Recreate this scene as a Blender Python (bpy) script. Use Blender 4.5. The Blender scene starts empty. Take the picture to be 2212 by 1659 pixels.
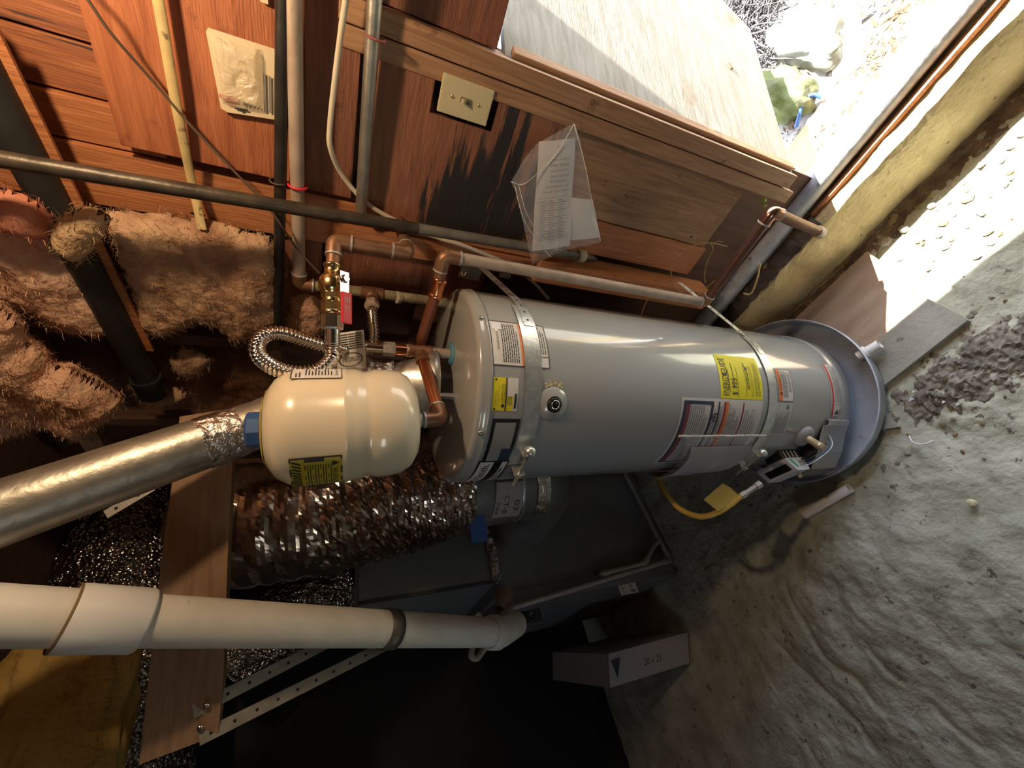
import bpy, bmesh, math, random
from mathutils import Vector, Matrix, noise
random.seed(7)
S = bpy.context.scene
COL = S.collection
# ------------------------------------------------------------------ camera, sky, sun, lamp, exposure
FPX = 876.9
B0 = Matrix(((5.07402300e-02, -9.98711885e-01, 0.0), (-4.05064561e-01, -2.05795779e-02, 9.14056444e-01), (-9.12879034e-01, -4.63794342e-02, -4.05587004e-01)))
TH = math.radians(43)
RW = Matrix(((math.sin(TH), -math.cos(TH), 0), (math.cos(TH), math.sin(TH), 0), (0, 0, 1)))
BW = RW @ B0
CAMP = Vector((0, 0, 1.76))
cam = bpy.data.cameras.new('camera'); camo = bpy.data.objects.new('camera', cam); COL.objects.link(camo)
cam.sensor_fit = 'HORIZONTAL'; cam.sensor_width = 36; cam.lens = FPX / 2212 * 36; cam.clip_start = .02
m = Matrix((BW.col[0], -BW.col[1], -BW.col[2])).transposed().to_4x4(); m.translation = CAMP
camo.matrix_world = m
S.camera = camo
W = bpy.data.worlds.new('sky'); S.world = W; W.use_nodes = True
nt = W.node_tree
sky = nt.nodes.new('ShaderNodeTexSky'); sky.sky_type = 'NISHITA'; sky.sun_disc = False
sky.sun_elevation = math.radians(62); sky.sun_rotation = math.radians(42)
mixs = nt.nodes.new('ShaderNodeMix'); mixs.data_type = 'RGBA'; mixs.inputs[0].default_value = .6; mixs.inputs[7].default_value = (1.9, 1.85, 1.75, 1); nt.links.new(sky.outputs[0], mixs.inputs[6]); nt.links.new(mixs.outputs[2], nt.nodes['Background'].inputs[0]); nt.nodes['Background'].inputs[1].default_value = 1.5
def lamp(name, kind, energy, color, loc, **kw):
    l = bpy.data.lights.new(name, kind); l.energy = energy; l.color = color
    for k, v in kw.items(): setattr(l, k, v)
    o = bpy.data.objects.new(name, l); o.location = loc; COL.objects.link(o); return o
sun = lamp('sun', 'SUN', 22, (1, .95, .86), (3, 3, 5), angle=.009)
sd = Vector((-.67 * math.cos(math.radians(62)), -.742 * math.cos(math.radians(62)), -math.sin(math.radians(62))))
sun.rotation_euler = sd.to_track_quat('-Z', 'Y').to_euler()
LAMP = Vector((.02, .66, 2.25))
lamp('bulb_light', 'POINT', 11.5, (1, .70, .42), LAMP, shadow_soft_size=.03)
S.view_settings.view_transform = 'Standard'; S.view_settings.look = 'None'
S.view_settings.gamma = 1; S.view_settings.use_curve_mapping = False
S.view_settings.exposure = 0.95
try:
    S.cycles.use_denoising = True; S.cycles.max_bounces = 10; S.cycles.diffuse_bounces = 6; S.cycles.sample_clamp_indirect = 6
except Exception: pass
# ------------------------------------------------------------------ pixel -> place helpers
def ray(x, y): return BW @ Vector((x - 1106, y - 829.5, FPX)).normalized()
def at_z(x, y, z): d = ray(x, y); return CAMP + d * ((z - 1.76) / d.z)
def at_y(x, y, Y): d = ray(x, y); return CAMP + d * (Y / d.y)
def at_x(x, y, X): d = ray(x, y); return CAMP + d * (X / d.x)
def at_h(x, y, r): d = ray(x, y); return CAMP + d * (r / math.hypot(d.x, d.y))
def at_pl(x, y, p, n): d = ray(x, y); return CAMP + d * ((p - CAMP).dot(n) / d.dot(n))
AX = Vector((-.806, .736)); RH = .26
cdir = -AX.normalized(); rdir = Vector((-cdir.y, cdir.x))
def cyl_px(x, y, R=RH):
    d = ray(x, y); d2 = d.xy; a = d2.dot(d2); b = -AX.dot(d2); c = AX.dot(AX) - R * R
    t = (-b - math.sqrt(max(b * b - a * c, 0))) / a; p = CAMP + d * t; q = p.xy - AX
    return math.atan2(q.dot(rdir), q.dot(cdir)), p.z
def cpt(phi, z, R=RH):
    q = AX + (cdir * math.cos(phi) + rdir * math.sin(phi)) * R
    return Vector((q.x, q.y, z))
def az(deg, r, z=0):  # a place at a bearing from where the camera stands
    a = math.radians(deg - 47); return Vector((r * math.sin(a), r * math.cos(a), z))
# ------------------------------------------------------------------ mesh builder
class MB:
    def __init__(s): s.v = []; s.f = []; s.sm = []
    def add(s, vs, fs, smooth=False):
        k = len(s.v); s.v += [Vector(p) for p in vs]; s.f += [tuple(i + k for i in f) for f in fs]; s.sm += [smooth] * len(fs); return s
    def hexa(s, c8): return s.add(c8, [(0, 3, 2, 1), (4, 5, 6, 7), (0, 1, 5, 4), (1, 2, 6, 5), (2, 3, 7, 6), (3, 0, 4, 7)])
    def box(s, a, b, bev=0):
        x0, y0, z0 = (min(a[i], b[i]) for i in range(3)); x1, y1, z1 = (max(a[i], b[i]) for i in range(3))
        c = Vector(((x0 + x1) / 2, (y0 + y1) / 2, (z0 + z1) / 2))
        return s.obox(c, Vector((1, 0, 0)), Vector((0, 1, 0)), Vector((0, 0, 1)), ((x1 - x0) / 2, (y1 - y0) / 2, (z1 - z0) / 2), bev)
    def obox(s, c, ax, ay, az_, h, bev=0):
        bm = bmesh.new(); bmesh.ops.create_cube(bm, size=2)
        for v in bm.verts: v.co = Vector((v.co.x * h[0], v.co.y * h[1], v.co.z * h[2]))
        if bev: bmesh.ops.bevel(bm, geom=bm.edges[:], offset=min(bev, min(h) * .9), segments=2, affect='EDGES', profile=.6)
        bm.verts.ensure_lookup_table(); bm.verts.index_update()
        R = Matrix((ax, ay, az_)).transposed()
        s.add([c + R @ v.co for v in bm.verts], [tuple(v.index for v in f.verts) for f in bm.faces]); bm.free(); return s
    def prism(s, poly, d):  # polygon of 3-D points pushed along d
        n = len(poly); d = Vector(d); P = [Vector(p) for p in poly]
        nrm = sum(((P[i]).cross(P[(i + 1) % n]) for i in range(n)), Vector())
        if nrm.dot(d) > 0: P.reverse()
        return s.add(P + [p + d for p in P], [tuple(range(n)), tuple(range(2 * n - 1, n - 1, -1))] + [(i, i + n, (i + 1) % n + n, (i + 1) % n) for i in range(n)])
    def tube(s, pts, r, n=16, caps=True, smooth=True):
        P = [Vector(p) for p in pts]; m_ = len(P); R = r if isinstance(r, (list, tuple)) else [r] * m_
        T = [(P[min(i + 1, m_ - 1)] - P[max(i - 1, 0)]).normalized() for i in range(m_)]
        u = T[0].orthogonal().normalized(); vs = []
        for i in range(m_):
            if i: u = (u - T[i] * u.dot(T[i])); u.normalize()
            w = T[i].cross(u)
            vs += [P[i] + (u * math.cos(2 * math.pi * k / n) + w * math.sin(2 * math.pi * k / n)) * R[i] for k in range(n)]
        fs = [(i * n + k, i * n + (k + 1) % n, (i + 1) * n + (k + 1) % n, (i + 1) * n + k) for i in range(m_ - 1) for k in range(n)]
        s.add(vs, fs, smooth)
        if caps:
            s.add(vs[:n], [tuple(range(n - 1, -1, -1))]); s.add(vs[-n:], [tuple(range(n))])
        return s
    def lathe(s, prof, o=(0, 0, 0), d=(0, 0, 1), n=32, smooth=True, caps=True):  # prof = (radius, along)
        o = Vector(o); d = Vector(d).normalized(); u = d.orthogonal().normalized(); w = d.cross(u); vs = []
        for r, t in prof: vs += [o + d * t + (u * math.cos(2 * math.pi * k / n) + w * math.sin(2 * math.pi * k / n)) * max(r, 1e-5) for k in range(n)]
        fs = [(i * n + k, i * n + (k + 1) % n, (i + 1) * n + (k + 1) % n, (i + 1) * n + k) for i in range(len(prof) - 1) for k in range(n)]
        s.add(vs, fs, smooth)
        if caps:
            s.add(vs[:n], [tuple(range(n - 1, -1, -1))]); s.add(vs[-n:], [tuple(range(n))])
        return s
    def cpatch(s, p0, p1, z0, z1, R, th=.0006, n=16, nz=1):  # a thin sheet lying on the heater's side
        g = []
        for j in range(nz + 1):
            for i in range(n + 1): g.append(cpt(p0 + (p1 - p0) * i / n, z0 + (z1 - z0) * j / nz, R + th))
        q = n + 1
        fs = [(j * q + i, j * q + i + 1, (j + 1) * q + i + 1, (j + 1) * q + i) for j in range(nz) for i in range(n)]
        s.add(g, fs, True)
        k = [cpt(p0, z0, R), cpt(p1, z0, R), cpt(p1, z1, R), cpt(p0, z1, R)]
        return s
    def flat(s): s.sm = [False] * len(s.f); return s
def link(o, parent=None):
    COL.objects.link(o)
    if parent: o.parent = parent
    return o
def wpos(o):
    p = Vector(o.location)
    while o.parent: o = o.parent; p += Vector(o.location)
    return p
def obj(name, mb, mat, parent=None, label=None, cat=None, group=None, kind=None, auto=None):
    me = bpy.data.meshes.new(name)
    if parent is None:
        xs = [p.x for p in mb.v]; ys = [p.y for p in mb.v]; zs = [p.z for p in mb.v]
        org = Vector(((min(xs) + max(xs)) / 2, (min(ys) + max(ys)) / 2, min(zs)))
        base = org
    else: org = Vector(); base = wpos(parent)
    me.from_pydata([p - base for p in mb.v], [], mb.f)
    me.polygons.foreach_set('use_smooth', mb.sm); me.update()
    me.materials.append(mat)
    o = bpy.data.objects.new(name, me); o.location = org; link(o, parent)
    tag(o, label, cat, group, kind)
    return o
def tag(o, label=None, cat=None, group=None, kind=None):
    if label: o['label'] = label
    if cat: o['category'] = cat
    if group: o['group'] = group
    if kind: o['kind'] = kind
    return o
def thing(name, label, cat, loc, group=None):
    o = bpy.data.objects.new(name, None); o.location = loc; o.empty_display_size = .05; link(o); return tag(o, label, cat, group)
def fillet(pts, r=.03, n=6):
    P = [Vector(p) for p in pts]; out = [P[0]]
    for i in range(1, len(P) - 1):
        a = (P[i - 1] - P[i]); b = (P[i + 1] - P[i]); q = min(r, a.length * .45, b.length * .45)
        A = P[i] + a.normalized() * q; Bq = P[i] + b.normalized() * q
        for k in range(n + 1):
            t = k / n; out.append(A * (1 - t) ** 2 + P[i] * 2 * t * (1 - t) + Bq * t ** 2)
    return out + [P[-1]]
def spline(pts, k=8):  # Catmull-Rom
    P = [Vector(p) for p in pts]; P = [P[0] * 2 - P[1]] + P + [P[-1] * 2 - P[-2]]; out = []
    for i in range(1, len(P) - 2):
        for j in range(k):
            t = j / k; a, b, c, d = P[i - 1:i + 3]
            out.append(.5 * ((2 * b) + (c - a) * t + (2 * a - 5 * b + 4 * c - d) * t * t + (3 * b - a - 3 * c + d) * t ** 3))
    return out + [P[-2]]
def resample(pts, step):
    out = [pts[0]]; need = step
    for a, b in zip(pts, pts[1:]):
        L = (b - a).length; t = need
        while t <= L: out.append(a.lerp(b, t / L)); t += step
        need = t - L
    return out
def corrugated(pts, r, pitch=.0085, amp=.0028, n=18):
    P = resample(pts, pitch / 6)
    return MB().tube(P, [r + amp * math.cos(2 * math.pi * i / 6) for i in range(len(P))], n)
# ------------------------------------------------------------------ writing
_font = {}
def text2d(txt, size):
    if txt not in _font:
        c = bpy.data.curves.new('t', 'FONT'); c.body = txt; c.size = 1; c.resolution_u = 2; c.fill_mode = 'FRONT'
        o = bpy.data.objects.new('t', c); COL.objects.link(o); bpy.context.view_layer.update()
        me = o.evaluated_get(bpy.context.evaluated_depsgraph_get()).to_mesh()
        _font[txt] = ([(v.co.x, v.co.y) for v in me.vertices], [tuple(p.vertices) for p in me.polygons])
        bpy.data.objects.remove(o); bpy.data.curves.remove(c)
    v, f = _font[txt]
    return [(x * size, y * size) for x, y in v], f
def write(mb, txt, size, place, width=None, hstretch=1):  # place(u, v) -> 3-D
    v, f = text2d(txt, size)
    w = max((p[0] for p in v), default=1)
    k = width / w if width else hstretch
    mb.add([place(x * k, y) for x, y in v], f); return w * k
def bars(mb, rects, place, nseg=4):
    ns0 = nseg
    for u0, v0, u1, v1 in rects:
        nseg = max(1, min(ns0, 2), int(abs(u1 - u0) / .007)) if ns0 == 5 else ns0
        vs = []
        for i in range(nseg + 1):
            u = u0 + (u1 - u0) * i / nseg; vs += [place(u, v0), place(u, v1)]
        mb.add(vs, [(2 * i, 2 * i + 2, 2 * i + 3, 2 * i + 1) for i in range(nseg)])
def lines(u0, u1, v1, v0, n, h, seed=1, ragged=.25):  # rows of small print
    r = random.Random(seed); out = []
    for i in range(n):
        v = v1 - (v1 - v0) * (i + .5) / n; u = u0; end = u1 - (u1 - u0) * (r.random() * ragged if r.random() < .4 else 0)
        while u < end:
            w = r.uniform(2, 7) * h; out.append((u, v, min(u + w, end), v + h)); u += w + h * .7
    return out
# ------------------------------------------------------------------ materials
def mat(name, c1, c2=None, scale=8, stretch=(1, 1, 1), rough=.6, metal=0, bump=0, bscale=None, c3=None, s3=3, t3=.6, detail=5, spec=None, coat=0, w3=.08, dist=0, bstretch=None, ramp=(.35, .65)):
    M = bpy.data.materials.new(name); M.use_nodes = True; N = M.node_tree.nodes; L = M.node_tree.links; b = N['Principled BSDF']
    b.inputs['Roughness'].default_value = rough; b.inputs['Metallic'].default_value = metal
    if spec is not None: b.inputs['Specular IOR Level'].default_value = spec
    if coat: b.inputs['Coat Weight'].default_value = coat; b.inputs['Coat Roughness'].default_value = .06
    b.inputs['Base Color'].default_value = (*c1, 1)
    if not (c2 or bump): return M
    tc = N.new('ShaderNodeTexCoord'); mp = N.new('ShaderNodeMapping'); mp.inputs['Scale'].default_value = stretch; L.new(tc.outputs['Object'], mp.inputs[0])
    col = None
    if c2:
        nz = N.new('ShaderNodeTexNoise'); nz.inputs['Scale'].default_value = scale; nz.inputs['Detail'].default_value = detail; nz.inputs['Distortion'].default_value = dist; L.new(mp.outputs[0], nz.inputs[0])
        cr = N.new('ShaderNodeValToRGB'); cr.color_ramp.elements[0].position = ramp[0]; cr.color_ramp.elements[1].position = ramp[1]
        cr.color_ramp.elements[0].color = (*c1, 1); cr.color_ramp.elements[1].color = (*c2, 1); L.new(nz.outputs[0], cr.inputs[0]); col = cr.outputs[0]
        if c3:
            n3 = N.new('ShaderNodeTexNoise'); n3.inputs['Scale'].default_value = abs(s3); n3.inputs['Detail'].default_value = 6; n3.inputs['Roughness'].default_value = .65
            L.new(mp.outputs[0] if stretch != (1, 1, 1) and s3 < 0 else tc.outputs['Object'], n3.inputs[0])
            r3 = N.new('ShaderNodeValToRGB'); r3.color_ramp.elements[0].position = t3; r3.color_ramp.elements[1].position = t3 + w3; L.new(n3.outputs[0], r3.inputs[0])
            mx = N.new('ShaderNodeMix'); mx.data_type = 'RGBA'; L.new(r3.outputs[0], mx.inputs[0]); L.new(col, mx.inputs[6]); mx.inputs[7].default_value = (*c3, 1); col = mx.outputs[2]
        L.new(col, b.inputs['Base Color'])
    if bump:
        nb = N.new('ShaderNodeTexNoise'); nb.inputs['Scale'].default_value = bscale or scale * 2; nb.inputs['Detail'].default_value = 6
        if bstretch:
            m2 = N.new('ShaderNodeMapping'); m2.inputs['Scale'].default_value = bstretch; L.new(tc.outputs['Object'], m2.inputs[0]); L.new(m2.outputs[0], nb.inputs[0])
        else: L.new(mp.outputs[0], nb.inputs[0])
        bp = N.new('ShaderNodeBump'); bp.inputs['Strength'].default_value = min(bump, 1); bp.inputs['Distance'].default_value = .01 * max(1, bump); L.new(nb.outputs[0], bp.inputs['Height']); L.new(bp.outputs[0], b.inputs['Normal'])
    return M
def flatmat(name, c, rough=.55): return mat(name, c, rough=rough)
PLY = mat('red_plywood', (.30, .088, .034), (.43, .15, .062), 5, (.9, 9, 9), .62, bump=.35, bscale=30, c3=(.20, .055, .024), s3=14, t3=.60, w3=.1, dist=1.2)
PLYD = mat('dark_plywood', (.17, .062, .034), (.27, .10, .05), 5, (.9, 9, 9), .65, bump=.3, bscale=30, c3=(.10, .04, .025), s3=12, t3=.6, w3=.1, dist=1)
STAIN = mat('mould_stained_plywood', (.20, .078, .042), (.30, .12, .062), 6, (.9, 9, 9), .7, bump=.3, bscale=30, c3=(.018, .014, .014), s3=-3, t3=.50, w3=.06, dist=.8)
PINE = mat('orange_pine', (.34, .12, .044), (.48, .195, .078), 5, (10, 10, .7), .55, bump=.25, bscale=25, c3=(.22, .075, .03), s3=9, t3=.62, w3=.12, dist=2.5)
PINE_H = mat('dark_streaked_board', (.23, .075, .033), (.37, .14, .058), 5, (10, 10, .6), .55, bump=.25, bscale=25, c3=(.06, .035, .028), s3=-7, t3=.57, w3=.08, dist=2)
OLD = mat('worm_eaten_board', (.25, .135, .07), (.38, .225, .12), 5, (12, 12, .8), .75, bump=.4, bscale=30, c3=(.07, .038, .022), s3=22, t3=.63, w3=.05, dist=1.5)
TRIM = mat('jamb_wood', (.30, .155, .08), (.44, .25, .13), 5, (12, 12, .7), .65, bump=.3, bscale=30, c3=(.16, .08, .045), s3=9, t3=.62, w3=.06, dist=2)
DKWOOD = mat('dark_brown_wood', (.075, .036, .024), (.12, .055, .034), 5, (9, 9, 1), .8, bump=.2)  # plain dark brown wood with streaked grain
DOORW = mat('weathered_white_plywood', (.185, .160, .125), (.265, .245, .205), 6, (1.2, 1.2, 10), .7, bump=.2, bscale=30, c3=(.15, .08, .035), s3=4.5, t3=.58, w3=.16, dist=.8)
JOIST = mat('joist_wood', (.25, .145, .08), (.35, .22, .13), 4, (1, 1, 8), .7, bump=.3, bscale=30, c3=(.12, .06, .03), s3=16, t3=.68, w3=.06, dist=1.5)
DIRT = mat('dry_soil', (.35, .36, .27), (.53, .55, .44), 9, (1, 1, 1), .95, bump=.9, bscale=42, c3=(.15, .13, .11), s3=26, t3=.615, w3=.06, detail=8)
MUD = mat('dark_soil', (.06, .043, .032), (.13, .10, .075), 14, (1, 1, 1), .95, bump=.9, bscale=40)
CONC = mat('yellow_concrete', (.42, .32, .155), (.55, .43, .23), 7, (1, 1, 1), .9, bump=.8, bscale=45, c3=(.15, .11, .06), s3=30, t3=.64, w3=.05)
GREYBOARD = mat('grey_board', (.27, .27, .225), (.38, .38, .32), 7, (1, 1, 1), .85, bump=.5, bscale=60, c3=(.15, .15, .13), s3=22, t3=.62, w3=.06)
TANBOARD = mat('tan_plywood', (.36, .25, .17), (.50, .38, .28), 4, (1, 4, 1), .8, bump=.3, bscale=50, c3=(.22, .15, .10), s3=22, t3=.66, w3=.05)
OUTG = mat('pale_outdoor_ground', (.25, .24, .21), (.40, .385, .35), 7, (1, 1, 1), .95, bump=.5, bscale=30, c3=(.10, .07, .045), s3=20, t3=.56, w3=.06)
MOSS = mat('mossy_rock', (.10, .12, .03), (.17, .17, .12), 8, (1, 1, 1), .95, bump=.8, bscale=30, c3=(.10, .10, .085), s3=15, t3=.6)
GREY = mat('heater_grey_enamel', (.37, .37, .35), rough=.22, coat=.8)
CREAM = mat('cream_enamel', (.78, .68, .50), rough=.25, coat=.6)
GALV = mat('galvanized_steel', (.50, .50, .47), (.64, .64, .61), 60, (1, 1, 1), .38, .9, bump=.05, bscale=80)
SILLM = mat('pale_grey_pipe', (.40, .42, .44), (.56, .57, .58), 26, (1, 1, 1), .55, .15, bump=.2, bscale=60, c3=(.20, .21, .22), s3=22, t3=.6)
GALVD = mat('dull_galvanized_pipe', (.36, .35, .31), (.50, .48, .42), 24, (1, 1, 1), .42, .85, bump=.12, bscale=60)
STRAP = mat('strap_steel', (.56, .58, .56), (.70, .72, .69), 45, (1, 1, 1), .36, .75, bump=.08, bscale=90)
PAN = mat('aluminium_pan', (.50, .56, .66), (.64, .69, .77), 14, (1, 1, 1), .45, .35, bump=.15, bscale=25, c3=(.42, .42, .42), s3=10, t3=.62)
CHROME = mat('stainless', (.78, .76, .73), rough=.16, metal=1)
COPPER = mat('bright_copper', (.80, .33, .16), (.70, .27, .12), 12, (1, 1, 1), .24, 1)
COPD = mat('tarnished_copper', (.24, .125, .072), (.36, .19, .11), 22, (1, 1, 1), .46, .65, bump=.12, bscale=60)
COPG = mat('dusty_copper', (.40, .31, .24), (.52, .41, .32), 25, (1, 1, 1), .55, .3, bump=.1, bscale=60)
BRASS = mat('yellow_brass', (.72, .55, .27), rough=.22, metal=1)
SOLDER = mat('solder_grey', (.50, .48, .44), rough=.5, metal=.5)
IRON = mat('dark_iron_pipe', (.045, .036, .028), (.095, .075, .052), 20, (1, 1, 1), .42, .4, bump=.12, bscale=60)
BLACKP = mat('black_iron_and_gap_shade', (.012, .011, .011), (.03, .026, .022), 20, (1, 1, 1), .4, bump=.1)
ABS = mat('black_abs', (.012, .012, .011), (.022, .022, .02), 12, (1, 1, 1), .5)
PVC = mat('white_pvc', (.70, .67, .58), (.78, .75, .67), 16, (1, 1, 1), .4, c3=(.46, .42, .35), s3=30, t3=.68, w3=.05)
PVCW = mat('clean_white_pvc', (.80, .79, .76), rough=.35)
FOIL = mat('crinkled_foil', (.66, .62, .58), (.74, .70, .66), 10, (1, 1, 1), .24, 1, bump=.8, bscale=60)
FOILD = mat('bubble_foil', (.45, .42, .40), rough=.22, metal=1)
FURN = mat('furnace_grey', (.20, .205, .20), (.235, .24, .235), 5, (1, 1, 1), .45, .25)
PINK = mat('pink_fibreglass', (.66, .38, .25), (.80, .55, .38), 7, (1, 1, 1), 1, bump=1, bscale=60, spec=.05, dist=1.5)
PINKD = mat('dusty_fibreglass', (.36, .20, .12), (.60, .40, .25), 9, (1, 1, 1), 1, bump=1, bscale=60, spec=.05, c3=(.13, .07, .045), s3=7, t3=.58, w3=.12, dist=1.5)
YELF = mat('yellow_fibreglass', (.36, .235, .065), (.48, .33, .11), 8, (1, 1, 1), 1, bump=1, bscale=50, spec=.05)
CABLE = mat('white_cable', (.70, .62, .47), (.60, .52, .39), 20, (1, 1, 1), .5)
YCABLE = mat('yellowed_cable', (.62, .47, .20), (.50, .38, .18), 30, (1, 1, 1), .6, c3=(.20, .15, .08), s3=40, t3=.6)
SWP = mat('ivory_plate', (.62, .54, .32), rough=.4)
PAPER = flatmat('label_white', (.72, .68, .62)); INK = flatmat('ink', (.03, .03, .035)); YEL = flatmat('label_yellow', (.83, .70, .02)); ORG = flatmat('label_orange', (.80, .22, .05))
RED = mat('red_vinyl', (.70, .03, .05), rough=.35); MAROON = flatmat('label_maroon', (.25, .05, .06)); BLUE = mat('blue_plastic', (.035, .10, .30), rough=.4); NAVY = flatmat('label_navy', (.03, .04, .08))
GREYTX = flatmat('grey_print', (.22, .21, .20)); CARD = mat('pack_card', (.70, .58, .38), rough=.5); LTBLUE = mat('dielectric_blue', (.10, .25, .32), rough=.5)
BLACK = mat('black_plastic', (.015, .015, .016), rough=.35); WHITEP = mat('white_plastic', (.66, .66, .64), rough=.4); GREEN = flatmat('label_green', (.02, .33, .25))
YHOSE = mat('yellow_gas_hose', (.62, .40, .07), rough=.45); YTAG = flatmat('yellow_tag', (.55, .42, .10)); WIRE = mat('old_wire', (.42, .27, .10), rough=.6); DARKWIRE = mat('brown_wire', (.10, .065, .04), rough=.6)
LEAD = mat('mineral_crust', (.42, .38, .26), rough=.9); STONE = mat('grey_stone', (.27, .24, .20), (.42, .38, .32), 12, (1, 1, 1), .9, bump=.4); LITTER = mat('dry_leaves', (.07, .04, .022), (.17, .11, .065), 30, rough=.9); TWIG = mat('dry_twigs', (.06, .055, .055), (.13, .12, .12), 30, rough=.9)
def plastic(name, alpha, rough=.08, col=(.9, .88, .84)):
    M = bpy.data.materials.new(name); M.use_nodes = True; N = M.node_tree.nodes; L = M.node_tree.links; b = N['Principled BSDF']
    b.inputs['Base Color'].default_value = (*col, 1); b.inputs['Roughness'].default_value = rough; b.inputs['Alpha'].default_value = alpha; b.inputs['Specular IOR Level'].default_value = .9
    tc = N.new('ShaderNodeTexCoord'); nb = N.new('ShaderNodeTexNoise'); nb.inputs['Scale'].default_value = 26; nb.inputs['Distortion'].default_value = 1.5; L.new(tc.outputs['Object'], nb.inputs[0])
    bp = N.new('ShaderNodeBump'); bp.inputs['Strength'].default_value = .8; bp.inputs['Distance'].default_value = .015; L.new(nb.outputs[0], bp.inputs['Height']); L.new(bp.outputs[0], b.inputs['Normal'])
    return M
BAG = plastic('clear_bag', .15, .04); BLIS = plastic('blister', .35, .1, (.85, .78, .6))
# foil and bubble-wrap relief
def add_bubbles(M, scale):
    N = M.node_tree.nodes; L = M.node_tree.links; tc = N.new('ShaderNodeTexCoord'); vo = N.new('ShaderNodeTexVoronoi'); vo.inputs['Scale'].default_value = scale; L.new(tc.outputs['Object'], vo.inputs[0])
    bp = N.new('ShaderNodeBump'); bp.inputs['Strength'].default_value = .9; bp.inputs['Distance'].default_value = .01; bp.invert = True; L.new(vo.outputs[0], bp.inputs['Height']); L.new(bp.outputs[0], N['Principled BSDF'].inputs['Normal'])
add_bubbles(FOILD, 75)
def low_stain(M):  # mould sits on the lower half of the sheet
    N = M.node_tree.nodes; L = M.node_tree.links; tc = next(n for n in N if n.type == 'TEX_COORD'); sx = N.new('ShaderNodeSeparateXYZ'); L.new(tc.outputs['Object'], sx.inputs[0])
    mr = N.new('ShaderNodeMapRange'); mr.inputs[1].default_value = 1.30; mr.inputs[2].default_value = 1.46; mr.inputs[3].default_value = .10; mr.inputs[4].default_value = -.16; L.new(sx.outputs[2], mr.inputs[0])
    m2 = N.new('ShaderNodeMapRange'); m2.inputs[1].default_value = .93; m2.inputs[2].default_value = 1.22; m2.inputs[3].default_value = .07; m2.inputs[4].default_value = -.11; L.new(sx.outputs[0], m2.inputs[0]); a2 = N.new('ShaderNodeMath'); L.new(mr.outputs[0], a2.inputs[0]); L.new(m2.outputs[0], a2.inputs[1]); mr = a2
    ns = [n for n in N if n.type == 'TEX_NOISE'][1]; cr = [n for n in N if n.type == 'VALTORGB'][1]; ad = N.new('ShaderNodeMath'); L.new(ns.outputs[0], ad.inputs[0]); L.new(mr.outputs[0], ad.inputs[1]); L.new(ad.outputs[0], cr.inputs[0])
low_stain(STAIN)
INKM = None
def N3(x, y, z, o=4): return noise.fractal(Vector((x, y, z)), 1.0, 2.0, o)
# ================================================================== SETTING
YW = 1.05
def board(name, x0, x1, z0, z1, y0, y1, mt, par, bev=.002, label=None):
    return obj(name, MB().box((x0, y0, z0), (x1, y1, z1), bev), mt, par, label=label)
# wall with the doorway: sheathing behind studs, sheets and boards
mb = MB(); DX0, DX1, DZ0, DZ1 = -.12, .66, .19, 1.47
for a, b in (((-5, 1.15, .2), (DX0, 1.17, 2.7)), ((DX1, 1.15, .2), (2.2, 1.17, 2.7)), ((DX0, 1.15, DZ1), (DX1, 1.17, 2.7))): mb.box(a, b)
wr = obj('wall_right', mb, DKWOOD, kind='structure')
# upper sheets
board('plywood_sheet', -.475, .02, 1.862, 2.160, 1.030, 1.048, PLY, wr, label='orange-red plywood sheet')
board('plywood_sheet', -.488, .02, 1.738, 1.858, 1.041, 1.054, PLYD, wr, label='plywood strip coloured dark red for the pipe shadow')  # darker colour stands in for the shadow under the copper pipe
px = lambda X0, X1: (X0, X1)
mb = MB(); poly = [(-.515, 1.275), (-.19, 1.275), (-.19, 1.452), (-.262, 1.452), (-.262, 1.588), (-.166, 1.588), (-.166, 1.705), (-.515, 1.705)]
poly = [(-.515, 1.275), (-.195, 1.275), (-.180, 1.448), (-.258, 1.448), (-.258, 1.592), (-.170, 1.592), (-.160, 1.705), (-.515, 1.705)]
mb.prism([(x, 1.040, z) for x, z in poly], (0, .014, 0)); obj('plywood_sheet', mb, STAIN, wr, label='mould-stained plywood with notch')
# boards above the orange sheet
for i, (a, b, mt) in enumerate(((-.325, -.20, PINE_H), (-.195, -.02, PINE_H), (-.415, -.33, PINE_H), (-.0, .2, PINE_H))): board('sheathing_board', a, b, 2.10, 2.66, 1.075, 1.10, mt, wr)
board('sheathing_board', -.498, -.42, 2.10, 2.66, 1.062, 1.10, PINE, wr)
# studs
board('stud', -.556, -.502, 1.20, 2.62, 1.052, 1.14, PINE, wr, .003)
board('stud', -.622, -.560, 1.20, 2.62, 1.045, 1.14, PINE, wr, .003)
board('stud', -.60, -.532, .50, 1.215, .99, 1.08, PINE, wr, .004)
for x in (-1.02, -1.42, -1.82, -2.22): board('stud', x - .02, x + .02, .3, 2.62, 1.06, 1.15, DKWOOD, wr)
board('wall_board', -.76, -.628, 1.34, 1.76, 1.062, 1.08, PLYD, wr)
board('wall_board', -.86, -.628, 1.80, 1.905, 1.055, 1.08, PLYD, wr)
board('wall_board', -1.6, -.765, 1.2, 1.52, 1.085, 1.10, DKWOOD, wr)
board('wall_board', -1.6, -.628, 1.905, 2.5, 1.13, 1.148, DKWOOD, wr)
# lower weathered boards
board('wall_board', -.402, -.155, .61, 1.32, 1.066, 1.085, OLD, wr, label='worm-eaten tan board')
board('wall_board', -.509, -.405, .60, 1.30, 1.060, 1.085, PINE, wr)
board('wall_board', -.53, -.512, .60, 1.6, 1.10, 1.12, BLACKP, wr)  # black strip, its colour stands in for the dark gap here
board('wall_board', -1.6, -.12, .30, .62, 1.22, 1.24, BLACKP, wr)  # black sheet, colours in the shade of the gap under the boards
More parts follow.
